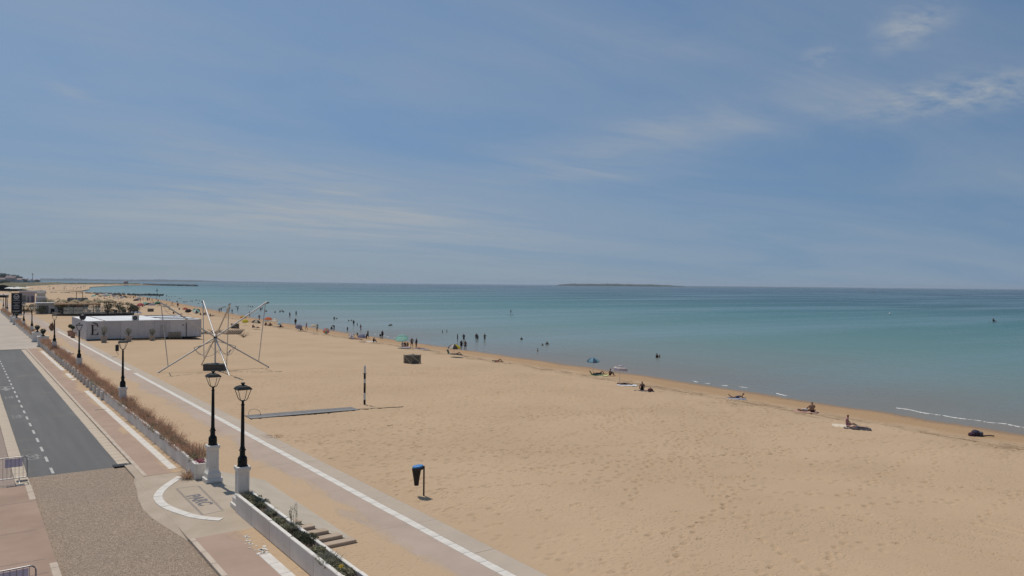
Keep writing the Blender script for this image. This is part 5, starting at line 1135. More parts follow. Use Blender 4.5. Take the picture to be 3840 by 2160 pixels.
for k, (px, py, h, r) in enumerate(((4, 711, 27, 12), (12, 709.5, 27, 11), (34, 710, 26, 14), (45, 709.5, 25, 13), (72, 710, 12, 8), (80, 709, 12, 9), (94, 710, 10, 8), (62, 711, 11, 7), (15, 714, 8, 6), (5, 717, 7, 6))):
    p = at(px, py, 0); tree(p.x, p.y, -1.2, h, r, ('tall dark tree', 'round tree', 'broad tree', 'dark bushy tree', 'grey green tree', 'low wide tree', 'last small tree', 'short tree', 'rounded bush like tree', 'lowest bushy tree')[k] + (' at the far left edge', ' behind the grey gabled house', ' behind the red roofed house', ' behind the long house', ' beside the low grey house', ' left of the pink brown house', ' right of the pink brown house', ' before the pale house', ' below the tall red roofed house', ' above the white parasols')[k], M_LEAFD, 1400, 1.7, 'trees among the far houses', 1.0, .25)
p = at(21, 708, 0); tree(p.x, p.y, -1.2, 38, 9, 'tall umbrella pine standing above the far houses', M_LEAFD, 900, 1.2, 'trees among the far houses', .55, .75)
p = at(82, 711, 0); t = thing('lattice_mast', 'thin pale mast rising above the far houses', 'mast', (p.x, p.y, -1)); MB().tube([(0, 0, -.5), (0, 0, 30)], [1.1, .7], 6).build('mast_pole', flat('mast_grey', (.3, .31, .33)), t); MB().box(-1.6, 1.6, -.3, .3, 24, 27).build('antenna', flat('mast_grey', (.3, .31, .33)), t)
# boats
def boat(px, py, L, lab, m):
    p = at(px, py, WATER); t = thing('motor_boat', lab, 'boat', (p.x, p.y, WATER - .15), -YAW + .1); mb = MB(); mb.prism([(-L / 2, -L * .14), (L * .25, -L * .14), (L / 2, 0), (L * .25, L * .14), (-L / 2, L * .14)], 0, L * .14); mb.build('hull', m, t); MB().box(-L * .15, L * .15, -L * .09, L * .09, L * .14, L * .3).build('cabin', m, t)
boat(1083, 714.9, 26, 'small dark boat low on the horizon left of centre', flat('boat_dark', (.08, .1, .12))); boat(2196, 735.5, 8, 'speed boat trailing a white wake at the right', flat('boat_white', (.6, .6, .6)))
M_FOAM = mat('foam', (.72, .71, .68), .9, .1, 4)
def lace(m):
    nd, lk = m.node_tree.nodes, m.node_tree.links; ps = N(nd, 'ShaderNodeNewGeometry').outputs['Position']
    lk.new(mrange(nd, lk, mth(nd, lk, 'ADD', noise(nd, lk, ps, 3.2, 5, .7), mth(nd, lk, 'MULTIPLY', noise(nd, lk, ps, .35, 2), .55)), .56, .78), nd['Principled BSDF'].inputs['Alpha'])
lace(M_FOAM)
def foam(pts, w, lab, name='foam_line', brk=.0):
    mb = MB(); arr = np.array([at(px, py, WATER)[:2] for px, py in pts]); s = np.linspace(0, 1, len(pts)); n = 420; last = None
    for i in range(n):
        f = i / (n - 1); c = np.array([np.interp(f, s, arr[:, k]) for k in (0, 1)]) + np.array([rnd.uniform(-.04, .04) + .25 * math.sin(i * .05) * math.sin(i * .021), 0]); ww = w * (.55 + .6 * abs(math.sin(i * .14) * math.sin(i * .041 + 1))) * rnd.uniform(.8, 1.2)
        if math.sin(i * .081 + len(pts)) * math.sin(i * .031) < brk: last = None; continue
        b = len(mb.v); mb.v += [(c[0] - ww, c[1], WATER + .012), (c[0], c[1], WATER + .05), (c[0] + ww, c[1], WATER + .012)]
        if last is not None: mb.f += [(last, b, b + 1, last + 1), (last + 1, b + 1, b + 2, last + 2)]
        last = b
    if mb.f: o = mb.build(name, M_FOAM); tag(o, lab, 'foam', None, 'stuff')
foam([RE(650, 525), RE(900, 565), RE(1250, 625), RE(1600, 680), RE(1980, 738), RE(2250, 760), RE(2576, 815), RE(2800, 850)], .17, 'white foam line of a small wave near the right edge', brk=-2)
foam([RD(-300, 90), RD(0, 118), RD(220, 155), RD(450, 185), RD(780, 218), RD(1080, 255), RD(1420, 340), RD(1700, 372)], .16, 'broken white foam flecks along the water edge', brk=.28)
foam([R2(700, 275), R2(1060, 315), R2(1380, 365), R2(1600, 400)], .2, 'thin foam line in front of the crowded shore', brk=.0); foam([RA(1900, 755), RA(2150, 800), RA(2500, 870)], .12, 'short foam line by the crouching couple', brk=.1)
foam([(2150, 736.3), (2185, 735.6), (2215, 735.6)], 1.3, 'white wake behind the speed boat', 'boat_wake', -1)

# ================================================================== PEOPLE
JB = dict(pelvis=(0, 0, .95), waist=(0, -.01, 1.1), chest=(0, 0, 1.33), neck=(0, .01, 1.49), hb=(0, -.015, 1.58), ht=(0, -.02, 1.70),
          sl=(.18, 0, 1.41), el=(.25, .03, 1.14), wl=(.26, -.06, .90), fl=(.255, -.09, .81), sr=(-.18, 0, 1.41), er=(-.25, .03, 1.14), wr=(-.26, -.06, .90), fr=(-.255, -.09, .81),
          hl=(.10, 0, .88), kl=(.11, -.03, .49), al=(.11, .02, .09), tl=(.12, -.15, .035), hr=(-.10, 0, .88), kr=(-.11, -.03, .49), ar=(-.11, .02, .09), tr=(-.12, -.15, .035))
RAD = dict(pelvis=.145, waist=.125, chest=.15, neck=.058, hb=.085, ht=.088, sl=.066, el=.046, wl=.033, fl=.036, sr=.066, er=.046, wr=.033, fr=.036, hl=.095, kl=.062, al=.042, tl=.036, hr=.095, kr=.062, ar=.042, tr=.036)
BON = [('pelvis', 'waist'), ('waist', 'chest'), ('chest', 'neck'), ('neck', 'hb'), ('hb', 'ht'), ('chest', 'sl'), ('sl', 'el'), ('el', 'wl'), ('wl', 'fl'), ('chest', 'sr'), ('sr', 'er'), ('er', 'wr'), ('wr', 'fr'),
       ('pelvis', 'hl'), ('hl', 'kl'), ('kl', 'al'), ('al', 'tl'), ('pelvis', 'hr'), ('hr', 'kr'), ('kr', 'ar'), ('ar', 'tr')]
def pose(**kw): d = dict(JB); d.update(kw); return d
POSES = {
 'stand': JB,
 'walk': pose(kl=(.11, -.16, .52), al=(.11, -.10, .10), tl=(.12, -.28, .06), kr=(-.11, .05, .49), ar=(-.11, .26, .12), tr=(-.12, .14, .035), el=(.25, .12, 1.15), wl=(.26, .16, .92), fl=(.255, .17, .83), er=(-.25, -.08, 1.15), wr=(-.25, -.26, 1.0), fr=(-.25, -.33, .94)),
 'akimbo': pose(el=(.36, .08, 1.2), wl=(.19, -.05, 1.05), fl=(.14, -.09, 1.02), er=(-.36, .08, 1.2), wr=(-.19, -.05, 1.05), fr=(-.14, -.09, 1.02), kl=(.15, -.03, .49), al=(.19, .02, .09), tl=(.22, -.14, .035), kr=(-.15, -.03, .49), ar=(-.19, .02, .09), tr=(-.22, -.14, .035)),
 'bend': pose(waist=(0, -.08, 1.06), chest=(0, -.30, 1.10), neck=(0, -.44, 1.06), hb=(0, -.53, 1.02), ht=(0, -.63, .96), sl=(.18, -.36, 1.08), el=(.22, -.42, .82), wl=(.18, -.5, .6), fl=(.17, -.53, .52), sr=(-.18, -.36, 1.08), er=(-.22, -.42, .82), wr=(-.18, -.5, .6), fr=(-.17, -.53, .52)),
 'sit': pose(pelvis=(0, 0, .14), waist=(0, .03, .29), chest=(0, .0, .53), neck=(0, -.03, .69), hb=(0, -.06, .78), ht=(0, -.075, .90), sl=(.18, 0, .61), el=(.26, -.08, .36), wl=(.24, -.26, .22), fl=(.22, -.34, .2), sr=(-.18, 0, .61), er=(-.26, -.08, .36), wr=(-.24, -.26, .22), fr=(-.22, -.34, .2), hl=(.10, -.04, .11), kl=(.16, -.42, .28), al=(.14, -.80, .07), tl=(.16, -.90, .14), hr=(-.10, -.04, .11), kr=(-.16, -.42, .28), ar=(-.14, -.80, .07), tr=(-.16, -.90, .14)),
 'knees': pose(pelvis=(0, 0, .14), waist=(0, .02, .29), chest=(0, -.05, .52), neck=(0, -.10, .67), hb=(0, -.15, .75), ht=(0, -.19, .86), sl=(.18, -.07, .60), el=(.25, -.28, .42), wl=(.15, -.45, .36), fl=(.07, -.5, .34), sr=(-.18, -.07, .60), er=(-.25, -.28, .42), wr=(-.15, -.45, .36), fr=(-.07, -.5, .34), hl=(.10, -.04, .12), kl=(.13, -.38, .48), al=(.12, -.55, .08), tl=(.13, -.72, .04), hr=(-.10, -.04, .12), kr=(-.13, -.38, .48), ar=(-.12, -.55, .08), tr=(-.13, -.72, .04)),
 'lie': pose(pelvis=(0, 0, .13), waist=(0, .15, .13), chest=(0, .38, .15), neck=(0, .54, .14), hb=(0, .63, .15), ht=(0, .75, .16), sl=(.18, .45, .12), el=(.32, .25, .07), wl=(.27, .02, .06), fl=(.26, -.06, .05), sr=(-.18, .45, .12), er=(-.32, .25, .07), wr=(-.27, .02, .06), fr=(-.26, -.06, .05), hl=(.10, -.07, .11), kl=(.13, -.40, .40), al=(.13, -.66, .07), tl=(.13, -.8, .05), hr=(-.10, -.07, .11), kr=(-.12, -.46, .12), ar=(-.13, -.87, .06), tr=(-.15, -.92, .17)),
 'flat': pose(pelvis=(0, 0, .12), waist=(0, .15, .12), chest=(0, .38, .13), neck=(0, .54, .12), hb=(0, .63, .13), ht=(0, .75, .13), sl=(.18, .45, .11), el=(.32, .25, .06), wl=(.27, .02, .05), fl=(.26, -.06, .05), sr=(-.18, .45, .11), er=(-.32, .25, .06), wr=(-.27, .02, .05), fr=(-.26, -.06, .05), hl=(.10, -.07, .10), kl=(.13, -.46, .10), al=(.14, -.87, .06), tl=(.17, -.92, .16), hr=(-.10, -.07, .10), kr=(-.12, -.46, .11), ar=(-.13, -.87, .06), tr=(-.16, -.92, .17)),
 'prone': pose(pelvis=(0, 0, .13), waist=(0, .15, .15), chest=(0, .38, .22), neck=(0, .52, .33), hb=(0, .58, .42), ht=(0, .63, .53), sl=(.18, .44, .24), el=(.2, .52, .05), wl=(.12, .75, .06), fl=(.08, .83, .05), sr=(-.18, .44, .24), er=(-.2, .52, .05), wr=(-.12, .75, .06), fr=(-.08, .83, .05), hl=(.10, -.07, .11), kl=(.13, -.46, .08), al=(.12, -.86, .07), tl=(.12, -.98, .04), hr=(-.10, -.07, .11), kr=(-.13, -.46, .08), ar=(-.12, -.78, .3), tr=(-.12, -.75, .42)),
 'paddle': pose(el=(.28, -.14, 1.22), wl=(.16, -.34, 1.12), fl=(.13, -.4, 1.1), er=(-.26, -.1, 1.3), wr=(-.04, -.34, 1.42), fr=(.02, -.38, 1.42)),
}
def pose_mesh(J, name):
    ks = list(J); me = bpy.data.meshes.new('pose'); me.from_pydata([J[k] for k in ks], [(ks.index(a), ks.index(b)) for a, b in BON], [])
    o = bpy.data.objects.new('pose', me); COL.objects.link(o); sk = o.modifiers.new('s', 'SKIN'); sk.use_smooth_shade = True
    for i, k in enumerate(ks):
        sv = me.skin_vertices[0].data[i]; r = RAD[k]; sv.radius = (r, r * (.78 if k in ('pelvis', 'waist', 'chest') else 1)); sv.use_root = (k == 'pelvis')
    ss = o.modifiers.new('u', 'SUBSURF'); ss.levels = 1; ss.render_levels = 1
    bpy.context.view_layer.update(); dg = bpy.context.evaluated_depsgraph_get(); out = bpy.data.meshes.new_from_object(o.evaluated_get(dg)); bpy.data.objects.remove(o); out.name = name
    return out
def near_bone(J, p):
    best = None
    for a, b in BON:
        A, B = Vector(J[a]), Vector(J[b]); d = B - A; t = max(0, min(1, (p - A).dot(d) / d.length_squared)); q = (A + d * t - p).length / (.5 * (RAD[a] + RAD[b]))
        if best is None or q < best[0]: best = (q, a, b, t)
    return best[1:]
def shell(me, J, pred, off, name):
    info = [near_bone(J, v.co) for v in me.vertices]; keep = [f for f in me.polygons if all(pred(*info[i], me.vertices[i].co) for i in f.vertices)]
    idx = {}; mb = MB()
    for f in keep:
        fv = []
        for i in f.vertices:
            if i not in idx: idx[i] = len(mb.v); v = me.vertices[i]; mb.v.append(tuple(v.co + v.normal * off))
            fv.append(idx[i])
        mb.f.append(tuple(fv))
    return mb.mesh(name, True)
def is_trunks(a, b, t, co): return (a, b) in (('pelvis', 'hl'), ('pelvis', 'hr')) or ((a, b) in (('hl', 'kl'), ('hr', 'kr')) and t < .55) or ((a, b) == ('pelvis', 'waist') and t < .6)
def is_suit(a, b, t, co): return (a, b) in (('pelvis', 'waist'), ('waist', 'chest'), ('pelvis', 'hl'), ('pelvis', 'hr')) or ((a, b) == ('chest', 'neck') and t < .3)
def is_dress(a, b, t, co): return is_suit(a, b, t, co) or ((a, b) in (('hl', 'kl'), ('hr', 'kr')) and t < .6) or (a, b) in (('chest', 'sl'), ('chest', 'sr'))
PM = {}
for k, J in POSES.items():
    body = pose_mesh(J, 'body_' + k); hb, ht = Vector(J['hb']), Vector(J['ht']); up = (ht - hb).normalized(); back = Vector((0, 1, 0)) if abs(up.y) < .7 else Vector((0, 0, 1 if up.y < 0 else -1))
    hair = lambda a, b, t, co: (a, b) in (('hb', 'ht'), ('neck', 'hb')) and ((co - hb).dot(up) > .07 or ((co - hb).dot(back) > .02 and (co - hb).dot(up) > -.07))
    PM[k] = dict(body=body, hair=shell(body, J, hair, .014, 'hair'), trunks=shell(body, J, is_trunks, .012, 'trunks'), suit=shell(body, J, is_suit, .009, 'swimsuit'), dress=shell(body, J, is_dress, .016, 'dress'))
SKIN = [flat('skin_tan', (.30, .17, .11), .6), flat('skin_brown', (.17, .09, .06), .6), flat('skin_fair', (.45, .29, .21), .6)]
HAIRM = [flat('hair_dark', (.02, .015, .012)), flat('hair_brown', (.07, .045, .03)), flat('hair_fair', (.30, .21, .11))]
CLO = dict(black=flat('cloth_black', (.012, .012, .015)), navy=flat('cloth_navy', (.02, .03, .07)), red=flat('cloth_red', (.35, .05, .05)), white=flat('cloth_white', (.6, .59, .57)), pink=flat('cloth_pink', (.45, .2, .25)), blue=flat('cloth_blue', (.07, .15, .35)), green=flat('cloth_green', (.06, .16, .09)), grey=flat('cloth_grey', (.2, .2, .21)))
def slot(o, m):
    o.material_slots[0].link = 'OBJECT'; o.material_slots[0].material = m
for d in PM.values():
    for me in d.values():
        me.materials.clear(); me.materials.append(SKIN[0])
def person(p, pz, rz, label, wear='trunks', col='navy', skin=0, hair=0, s=1.0, group=None, cat='person'):
    t = thing('person', label, cat, p, rz, group)
    b = link('body', PM[pz]['body'], t); slot(b, SKIN[skin]); h = link('hair', PM[pz]['hair'], t); slot(h, HAIRM[hair]); c = link('dress' if wear == 'dress' else 'swimwear', PM[pz][wear], t); slot(c, CLO[col]); t.scale = (s, s, s); return t
YV = -YAW          # facing the camera roughly: local -y towards the camera
def face(deg): return math.radians(deg) - YAW
def stand(q, label, pz='stand', f=0, **kw): p = G(*q); return person((p.x, p.y, p.z - .01), pz, face(f), label, **kw)
def wade(q, dep, label, pz='stand', f=0, **kw):
    p = Wt(*q); s = kw.get('s', 1.0); return person((p.x, p.y, WATER - dep), pz, face(f), label, **kw)
def sit(q, label, pz='sit', f=0, **kw): p = G(*q); return person((p.x, p.y, p.z + .01), pz, face(f), label, **kw)
def towel(q, w, l, rz, col, label):
    p = G(*q); o = MB(); n = 6
    for i in range(n + 1):
        for j in range(n + 1): o.v.append((-w / 2 + w * i / n, -l / 2 + l * j / n, .035 + .02 * math.sin(i * 1.7 + j) * math.cos(j * 1.3)))
    o.f = [(i * (n + 1) + j, (i + 1) * (n + 1) + j, (i + 1) * (n + 1) + j + 1, i * (n + 1) + j + 1) for i in range(n) for j in range(n)]
    tag(o.build('towel', col, None, p, False, face(rz)), label, 'towel')
TW = dict(white=flat('towel_white', (.62, .63, .66)), orange=flat('towel_orange', (.42, .25, .19)), purple=flat('towel_purple', (.22, .18, .32)), lemon=flat('towel_lemon', (.5, .5, .22)), dark=flat('towel_dark', (.05, .04, .05)), cream=flat('towel_cream', (.65, .55, .42)), blue=flat('towel_blue', (.25, .27, .34)), pink=flat('towel_pink', (.5, .28, .28)))
# ------------------------------------------------------------------ parasols
PC = {n: flat('canopy_' + n, c, .8, .06) for n, c in dict(teal=(.30, .55, .50), white=(.66, .65, .62), cream=(.62, .58, .47), yellow=(.62, .55, .04), dark=(.045, .06, .06), blue=(.16, .22, .44), sky=(.28, .52, .66), navy=(.10, .18, .28), orange=(.62, .20, .09), red=(.45, .09, .09), pink=(.55, .20, .22), green=(.12, .30, .2), brown=(.06, .045, .04), lilac=(.33, .30, .38), grey=(.28, .29, .33)).items()}
for m_ in PC.values(): translucent(m_, .5)
def parasol(q, cols, label, R=1.0, h=1.75, tilt=0, tdir=0, group='beach parasols', stripes=False, base=None):
    p = G(*base) if base else G(q[0], q[1], h * .98)
    t = thing('beach_parasol', label, 'parasol', p, 0, group); rise = R * .56
    T = Matrix.Translation((0, 0, h)) @ Matrix.Rotation(math.radians(tilt), 4, Vector((math.cos(face(tdir)), math.sin(face(tdir)), 0)))
    top = T @ Vector((0, 0, rise + .08)); hubp = T @ Vector((0, 0, -.15))
    MB().tube([(0, 0, -.25), (0, 0, h - .3), hubp, top], .018, 6).build('pole', cm['w'], t)
    n = 8; rings = [(.03, rise), (.30, rise * .90), (.58, rise * .68), (.82, rise * .36), (1.0, 0)]
    for k in range(n):
        cols_k = cols[k % len(cols)]; mb = MB(); a0, a1 = 2 * math.pi * k / n, 2 * math.pi * (k + 1) / n; am = (a0 + a1) / 2
        if stripes:
            for i in range(len(rings) - 1):
                pass
        vs = []
        for r, z in rings:
            rr = r * R; sag = .93 if r > .5 else .97
            vs += [T @ Vector((rr * math.cos(a0), rr * math.sin(a0), z)), T @ Vector((rr * sag * math.cos(am), rr * sag * math.sin(am), z - .02 * (r > .3))), T @ Vector((rr * math.cos(a1), rr * math.sin(a1), z))]
        vs += [v + (T.to_3x3() @ Vector((0, 0, -.09))) for v in vs[-3:]]
        fs = [(i * 3 + j, i * 3 + j + 1, i * 3 + j + 4, i * 3 + j + 3) for i in range(len(rings)) for j in (0, 1)]
        mb.add(vs, fs); me = mb.build('canopy_panel', PC[cols_k], t)
        if stripes:
            me.data.materials.append(PC[stripes]); 
            for f in me.data.polygons: f.material_index = (f.index // 2) % 2
        e = T @ Vector((R * .98 * math.cos(a0), R * .98 * math.sin(a0), -.01))
        MB().tube([T @ Vector((.02 * math.cos(a0), .02 * math.sin(a0), rise - .03)), T @ Vector((R * .55 * math.cos(a0), R * .55 * math.sin(a0), rise * .66)), e], .006, 4).build('rib', M_STEEL, t)
    return t
# near ones
parasol(RB(455, 725), ['teal'], 'large tilted turquoise parasol at the water edge', 1.15, 1.6, 28, 200)
parasol(RB(1295, 872), ['white', 'dark', 'yellow', 'dark'], 'white dark and yellow panelled parasol by the two waders', .98, 1.35, 4, 0)
parasol(RC(950, 525), ['sky', 'navy'], 'pale and dark blue parasol over the green mat', .78, 1.65, 6, 0, base=RC(955, 660))
parasol(RC(1380, 668), ['white'], 'white parasol with blue grey rings over a dark sunbather', .88, 1.5, 4, 90, stripes='lilac', base=RC(1380, 800))
parasol(RA(1835, 835), ['blue', 'lilac'], 'blue parasol low over sunbathers left of the walking man', .75, 1.0, 12, 20); parasol(RA(1640, 812), ['white', 'lilac'], 'small white parasol tipped on its side near the sunbather group', .62, .7, 50, 200)
parasol(RA(1150, 725), ['pink', 'green', 'orange', 'lilac'], 'multicoloured parasol tipped over on the sand', .72, .75, 62, 185); parasol(RA(910, 640), ['cream'], 'cream parasol on a straight pole beside a standing person', .82, 1.6, 5, 90)
parasol(RA(620, 645), ['lilac', 'grey'], 'grey lilac parasol tilted over a seated dark figure', .8, 1.0, 35, 20); parasol(RA(245, 590), ['white', 'sky'], 'white and pale blue parasol left of the grey lilac one', .7, 1.1, 8, 0); parasol(RA(155, 528), ['cream', 'white'], 'off white tilted parasol beside the orange one', .85, 1.5, 20, 200); parasol(RA(35, 505), ['orange'], 'bright orange parasol by the right mast pole', 1.05, 1.6, 8, 180)
parasol(R2(1855, 520), ['dark', 'cream'], 'black and cream panelled parasol beside the right mast pole', 1.05, 1.55, 6, 90); parasol(R2(1690, 505), ['yellow'], 'yellow parasol left of the black and cream one', .8, 1.0, 15, 20); parasol(R2(1660, 445), ['orange', 'yellow'], 'orange yellow parasol farther back by the water', .9, 1.2, 10, 0); parasol(R2(2010, 495), ['sky', 'white'], 'pale blue parasol under the bright orange one', .6, .9, 10, 0)
parasol(R2(780, 317), ['orange', 'red'], 'coral parasol left of the white mast pole', .9, 1.2, 10, 0); parasol(R2(830, 345), ['brown'], 'dark brown tilted parasol left of the turquoise tent', 1.0, 1.1, 30, 10); parasol(R2(950, 345), ['teal', 'dark', 'white'], 'green and white parasol tipped towards the sea', 1.2, 1.0, 50, 200); parasol(R2(105, 258), ['red', 'pink'], 'red pink parasol in the far crowd', 1.3, 1.5, 15, 0)
FAR = [(1040, 715, 'teal'), (1210, 748, 'lilac'), (1130, 735, 'brown'), (1360, 695, 'green'), (1610, 790, 'cream'), (850, 540, 'white'), (860, 590, 'grey'), (790, 620, 'dark'), (205, 505, 'grey'), (310, 520, 'cream'), (490, 530, 'brown'), (250, 560, 'white'), (350, 490, 'dark'), (30, 480, 'teal'), (90, 480, 'white'), (-80, 470, 'white'), (-160, 500, 'cream'), (-40, 500, 'lilac'), (-350, 505, 'teal'), (-260, 470, 'dark'), (420, 545, 'grey'), (-10, 455, 'white'), (150, 470, 'dark'), (250, 470, 'brown')]
cn = {'teal': 'turquoise', 'lilac': 'lilac', 'brown': 'brown', 'green': 'green', 'cream': 'cream', 'white': 'white', 'grey': 'grey', 'dark': 'black'}
for i, (x, y, c) in enumerate(FAR): parasol(R7(x, y), [c], 'small far %s parasol on the crowded beach before the rock groyne' % cn[c], 1.3, 1.5, rnd.uniform(0, 25), rnd.uniform(0, 360), group='small far parasols before the groyne')
# ------------------------------------------------------------------ bathers, near to far
# right part of the beach
towel(RD(640, 385), 1.0, 1.9, 80, TW['blue'], 'blue grey towel under the reader lying on his front'); sit(RD(660, 378), 'person lying on the front reading near the wet sand', 'prone', 260, hair=2, wear='suit', col='navy')
towel(RD(1700, 580), 1.5, 1.9, 60, TW['orange'], 'orange towel under the bare backed sitter and companion'); sit(RD(1795, 592), 'bare backed dark haired person sitting with knees up facing the sea', 'knees', 165, col='black', skin=0); sit(RD(1690, 572), 'person in white top lying next to the bare backed sitter', 'lie', 100, wear='suit', col='white', hair=2)
towel(RD(2290, 800), 1.3, 1.8, 70, TW['cream'], 'cream towel under the pink shirted sitter'); sit(RD(2320, 805), 'person in pale pink sitting sideways with dark hair', 'sit', 60, wear='dress', col='pink', hair=1); towel(RE(60, 835), 1.0, 1.9, 70, TW['dark'], 'dark towel under the sunbather beside the pink shirted sitter'); sit(RE(40, 828), 'sunbather lying with raised feet beside the pink shirted sitter', 'flat', 85, col='grey', skin=2, s=.92)
p = G(*RE(1840, 945)); t = thing('backpack_pile', 'dark backpack and bundled clothes left on the sand at the right', 'backpack', p)
MB().lathe([(.2, 0), (.27, .1), (.27, .3), (.18, .42), (.05, .46)], 10).build('pack_body', flat('pack_purple', (.045, .035, .06)), t); MB().lathe([(.16, 0), (.22, .12), (.2, .28), (.06, .34)], 9, (.36, -.18, .0)).build('clothes_bundle', flat('pack_grey', (.12, .12, .15)), t); MB().lathe([(.18, 0), (.24, .1), (.2, .24), (.05, .3)], 9, (-.36, .1, .0)).build('second_bag', flat('pack_maroon', (.06, .025, .045)), t); MB().tube([(-.1, -.25, .1), (-.05, -.33, .3), (.05, -.2, .42)], .025, 5).build('strap', M_BLACK, t)
tag(MB().tube([(0, 0, .05), (.5, -.3, .08), (.8, -.5, .04)], .045, 6).build('rolled_mat', M_DARK, None, G(*RE(1940, 955))), 'thin dark rolled mat beside the backpack', 'mat')
# middle: striped parasol group
towel(RC(1500, 830), 1.2, 2.1, 75, TW['white'], 'white towel under the striped parasol'); sit(RC(1450, 822), 'dark sunbather lying under the ringed white parasol', 'flat', 80, col='black', skin=1); towel(RC(1770, 925), .9, 2.0, 80, TW['dark'], 'dark towel under the woman seen from behind'); sit(RC(1740, 912), 'woman with hair tied up sitting upright seen from behind', 'sit', 180, wear='suit', col='black', hair=2)
p = G(*RC(1870, 932)); t = thing('beach_bag', 'dark red beach bag behind the seated woman', 'bag', p); MB().lathe([(.24, 0), (.3, .12), (.22, .3), (.1, .34)], 10).build('bag_body', flat('bag_red', (.10, .03, .03)), t); MB().tube([(-.15, 0, .28), (0, 0, .45), (.15, 0, .28)], .02, 5).build('handle', M_DARK, t)
towel(RC(1050, 672), 1.6, 2.2, 70, TW['lemon'], 'lemon mat under the group below the blue parasol'); sit(RC(1050, 660), 'person lying back with an arm stretched out on the green seat', 'lie', 80, wear='dress', col='black', skin=1); sit(RC(1215, 680), 'dark haired person crouching with knees up by the lemon mat', 'knees', 100, col='black', skin=1)
p = G(*RC(955, 665)); t = thing('folding_chair', 'low green folding beach seat under the blue parasol', 'seat', p, face(80)); MB().box(-.3, .3, -.5, .1, .05, .10).build('seat', flat('seat_green', (.05, .14, .06)), t); MB().box(-.3, .3, 0, .05, 0, .55, Matrix.Translation((0, .1, .06)) @ Matrix.Rotation(-.6, 4, 'X')).build('backrest', flat('seat_green', (.05, .14, .06)), t); MB().tube([(-.32, -.5, .03), (.32, -.5, .03)], .015, 5).build('frame', M_STEEL, t)
sit(RB(1980, 1095), 'lone sunbather lying with one knee raised on bare sand', 'lie', 75, col='red', skin=1)
towel(RB(1330, 985), .9, 2.0, 75, TW['dark'], 'dark towel beside the green deck chair'); sit(RB(1330, 982), 'sunbather lying in front of the green deck chair', 'lie', 78, skin=1, col='black'); p = G(*RB(1215, 970)); t = thing('deck_chair', 'green low deck chair below the yellow panelled parasol', 'deck chair', p, face(70)); MB().box(-.28, .28, -.5, .1, .08, .13).build('seat', flat('chair_green', (.10, .18, .13)), t); MB().box(-.28, .28, 0, .05, 0, .65, Matrix.Translation((0, .08, .08)) @ Matrix.Rotation(-.35, 4, 'X')).build('backrest', flat('chair_green', (.10, .18, .13)), t)
for x in (-.28, .28): MB().tube([(x, -.5, -.02), (x, -.48, .1), (x, .1, .1), (x, .2, -.02)], .015, 5).build('leg', M_STEEL, t)
towel(RB(500, 865), 1.2, 2.4, 75, TW['purple'], 'purple towel under the three seated children'); sit(RB(465, 855), 'left one of three people seated on the purple towel', 'sit', 40, wear='dress', col='white'); sit(RB(502, 852), 'middle one of three people seated on the purple towel', 'knees', 20, col='navy', skin=1); sit(RB(550, 850), 'right one of three people seated on the purple towel', 'sit', 330, col='black', skin=1, s=.85)
towel(RB(760, 893), 1.0, 2.6, 78, TW['blue'], 'long blue towel with a red edge right of the standing couple'); sit(RB(740, 888), 'sunbather lying on the long blue towel', 'flat', 80, wear='suit', col='red'); towel(RB(850, 918), .7, 1.3, 78, TW['dark'], 'small dark towel below the long blue one')
stand(RB(615, 872), 'taller of the couple standing behind the purple towel, arms bent', 'akimbo', 200, col='black', skin=1); stand(RB(687, 872), 'slimmer one of the couple standing right of the purple towel', 'stand', 240, wear='suit', col='black', s=.96, skin=1)
wade(RB(1405, 895), .12, 'stout wader in dark clothes beside the yellow panelled parasol', 'stand', 150, wear='dress', col='black', skin=1); wade(RB(1470, 905), .12, 'slim wader right of the stout one at the water edge', 'stand', 170, col='black', skin=1)
wade(RB(1345, 765), .25, 'thin bather knee deep left of the pair behind', 'stand', 90, wear='dress', col='navy', skin=1); wade(RB(1445, 738), .55, 'broad bather standing thigh deep behind the waders', 'akimbo', 150, wear='dress', col='black', skin=1); wade(RB(1645, 727), .55, 'left bather of the close pair standing thigh deep', 'stand', 200, wear='suit', col='black', skin=1); wade(RB(1665, 737), .5, 'right bather of the close pair standing thigh deep', 'stand', 170, col='navy', skin=1, s=.9); wade(RB(1780, 738), .5, 'lone bather thigh deep with hands on hips', 'akimbo', 220, col='black', skin=1)
wade(RB(1105, 628), 1.1, 'left one of two bathers facing each other chest deep', 'stand', 270, skin=1); wade(RB(1175, 620), 1.1, 'right one of two bathers facing each other chest deep', 'stand', 90, skin=1); wade(RB(2368, 738), 1.2, 'single small head in the water right of the thigh deep bathers', 'stand', 0, skin=1)
for i, (x, y) in enumerate(((255, 517), (275, 512), (292, 512))): wade(RB(x, y), 1.3, ('left', 'middle', 'right')[i] + ' one of three heads close together above the turquoise parasol', 'stand', 0, skin=1)
wade(RC(145, 190), 1.35, 'small head left of the bather with raised arms', 'stand', 0, skin=1); wade(RC(220, 180), 1.1, 'bather with wide hair left of centre in open water', 'akimbo', 180, skin=1); wade(RC(70, 285), 1.2, 'dark bather splashing below the small head', 'akimbo', 90, skin=1); wade(RC(1975, 390), 1.0, 'left bather of the pair alone in the water right of centre', 'stand', 300, skin=1, wear='dress', col='black'); wade(RC(2015, 385), 1.2, 'right bather of the pair alone in the water right of centre', 'stand', 100, skin=1, hair=2)
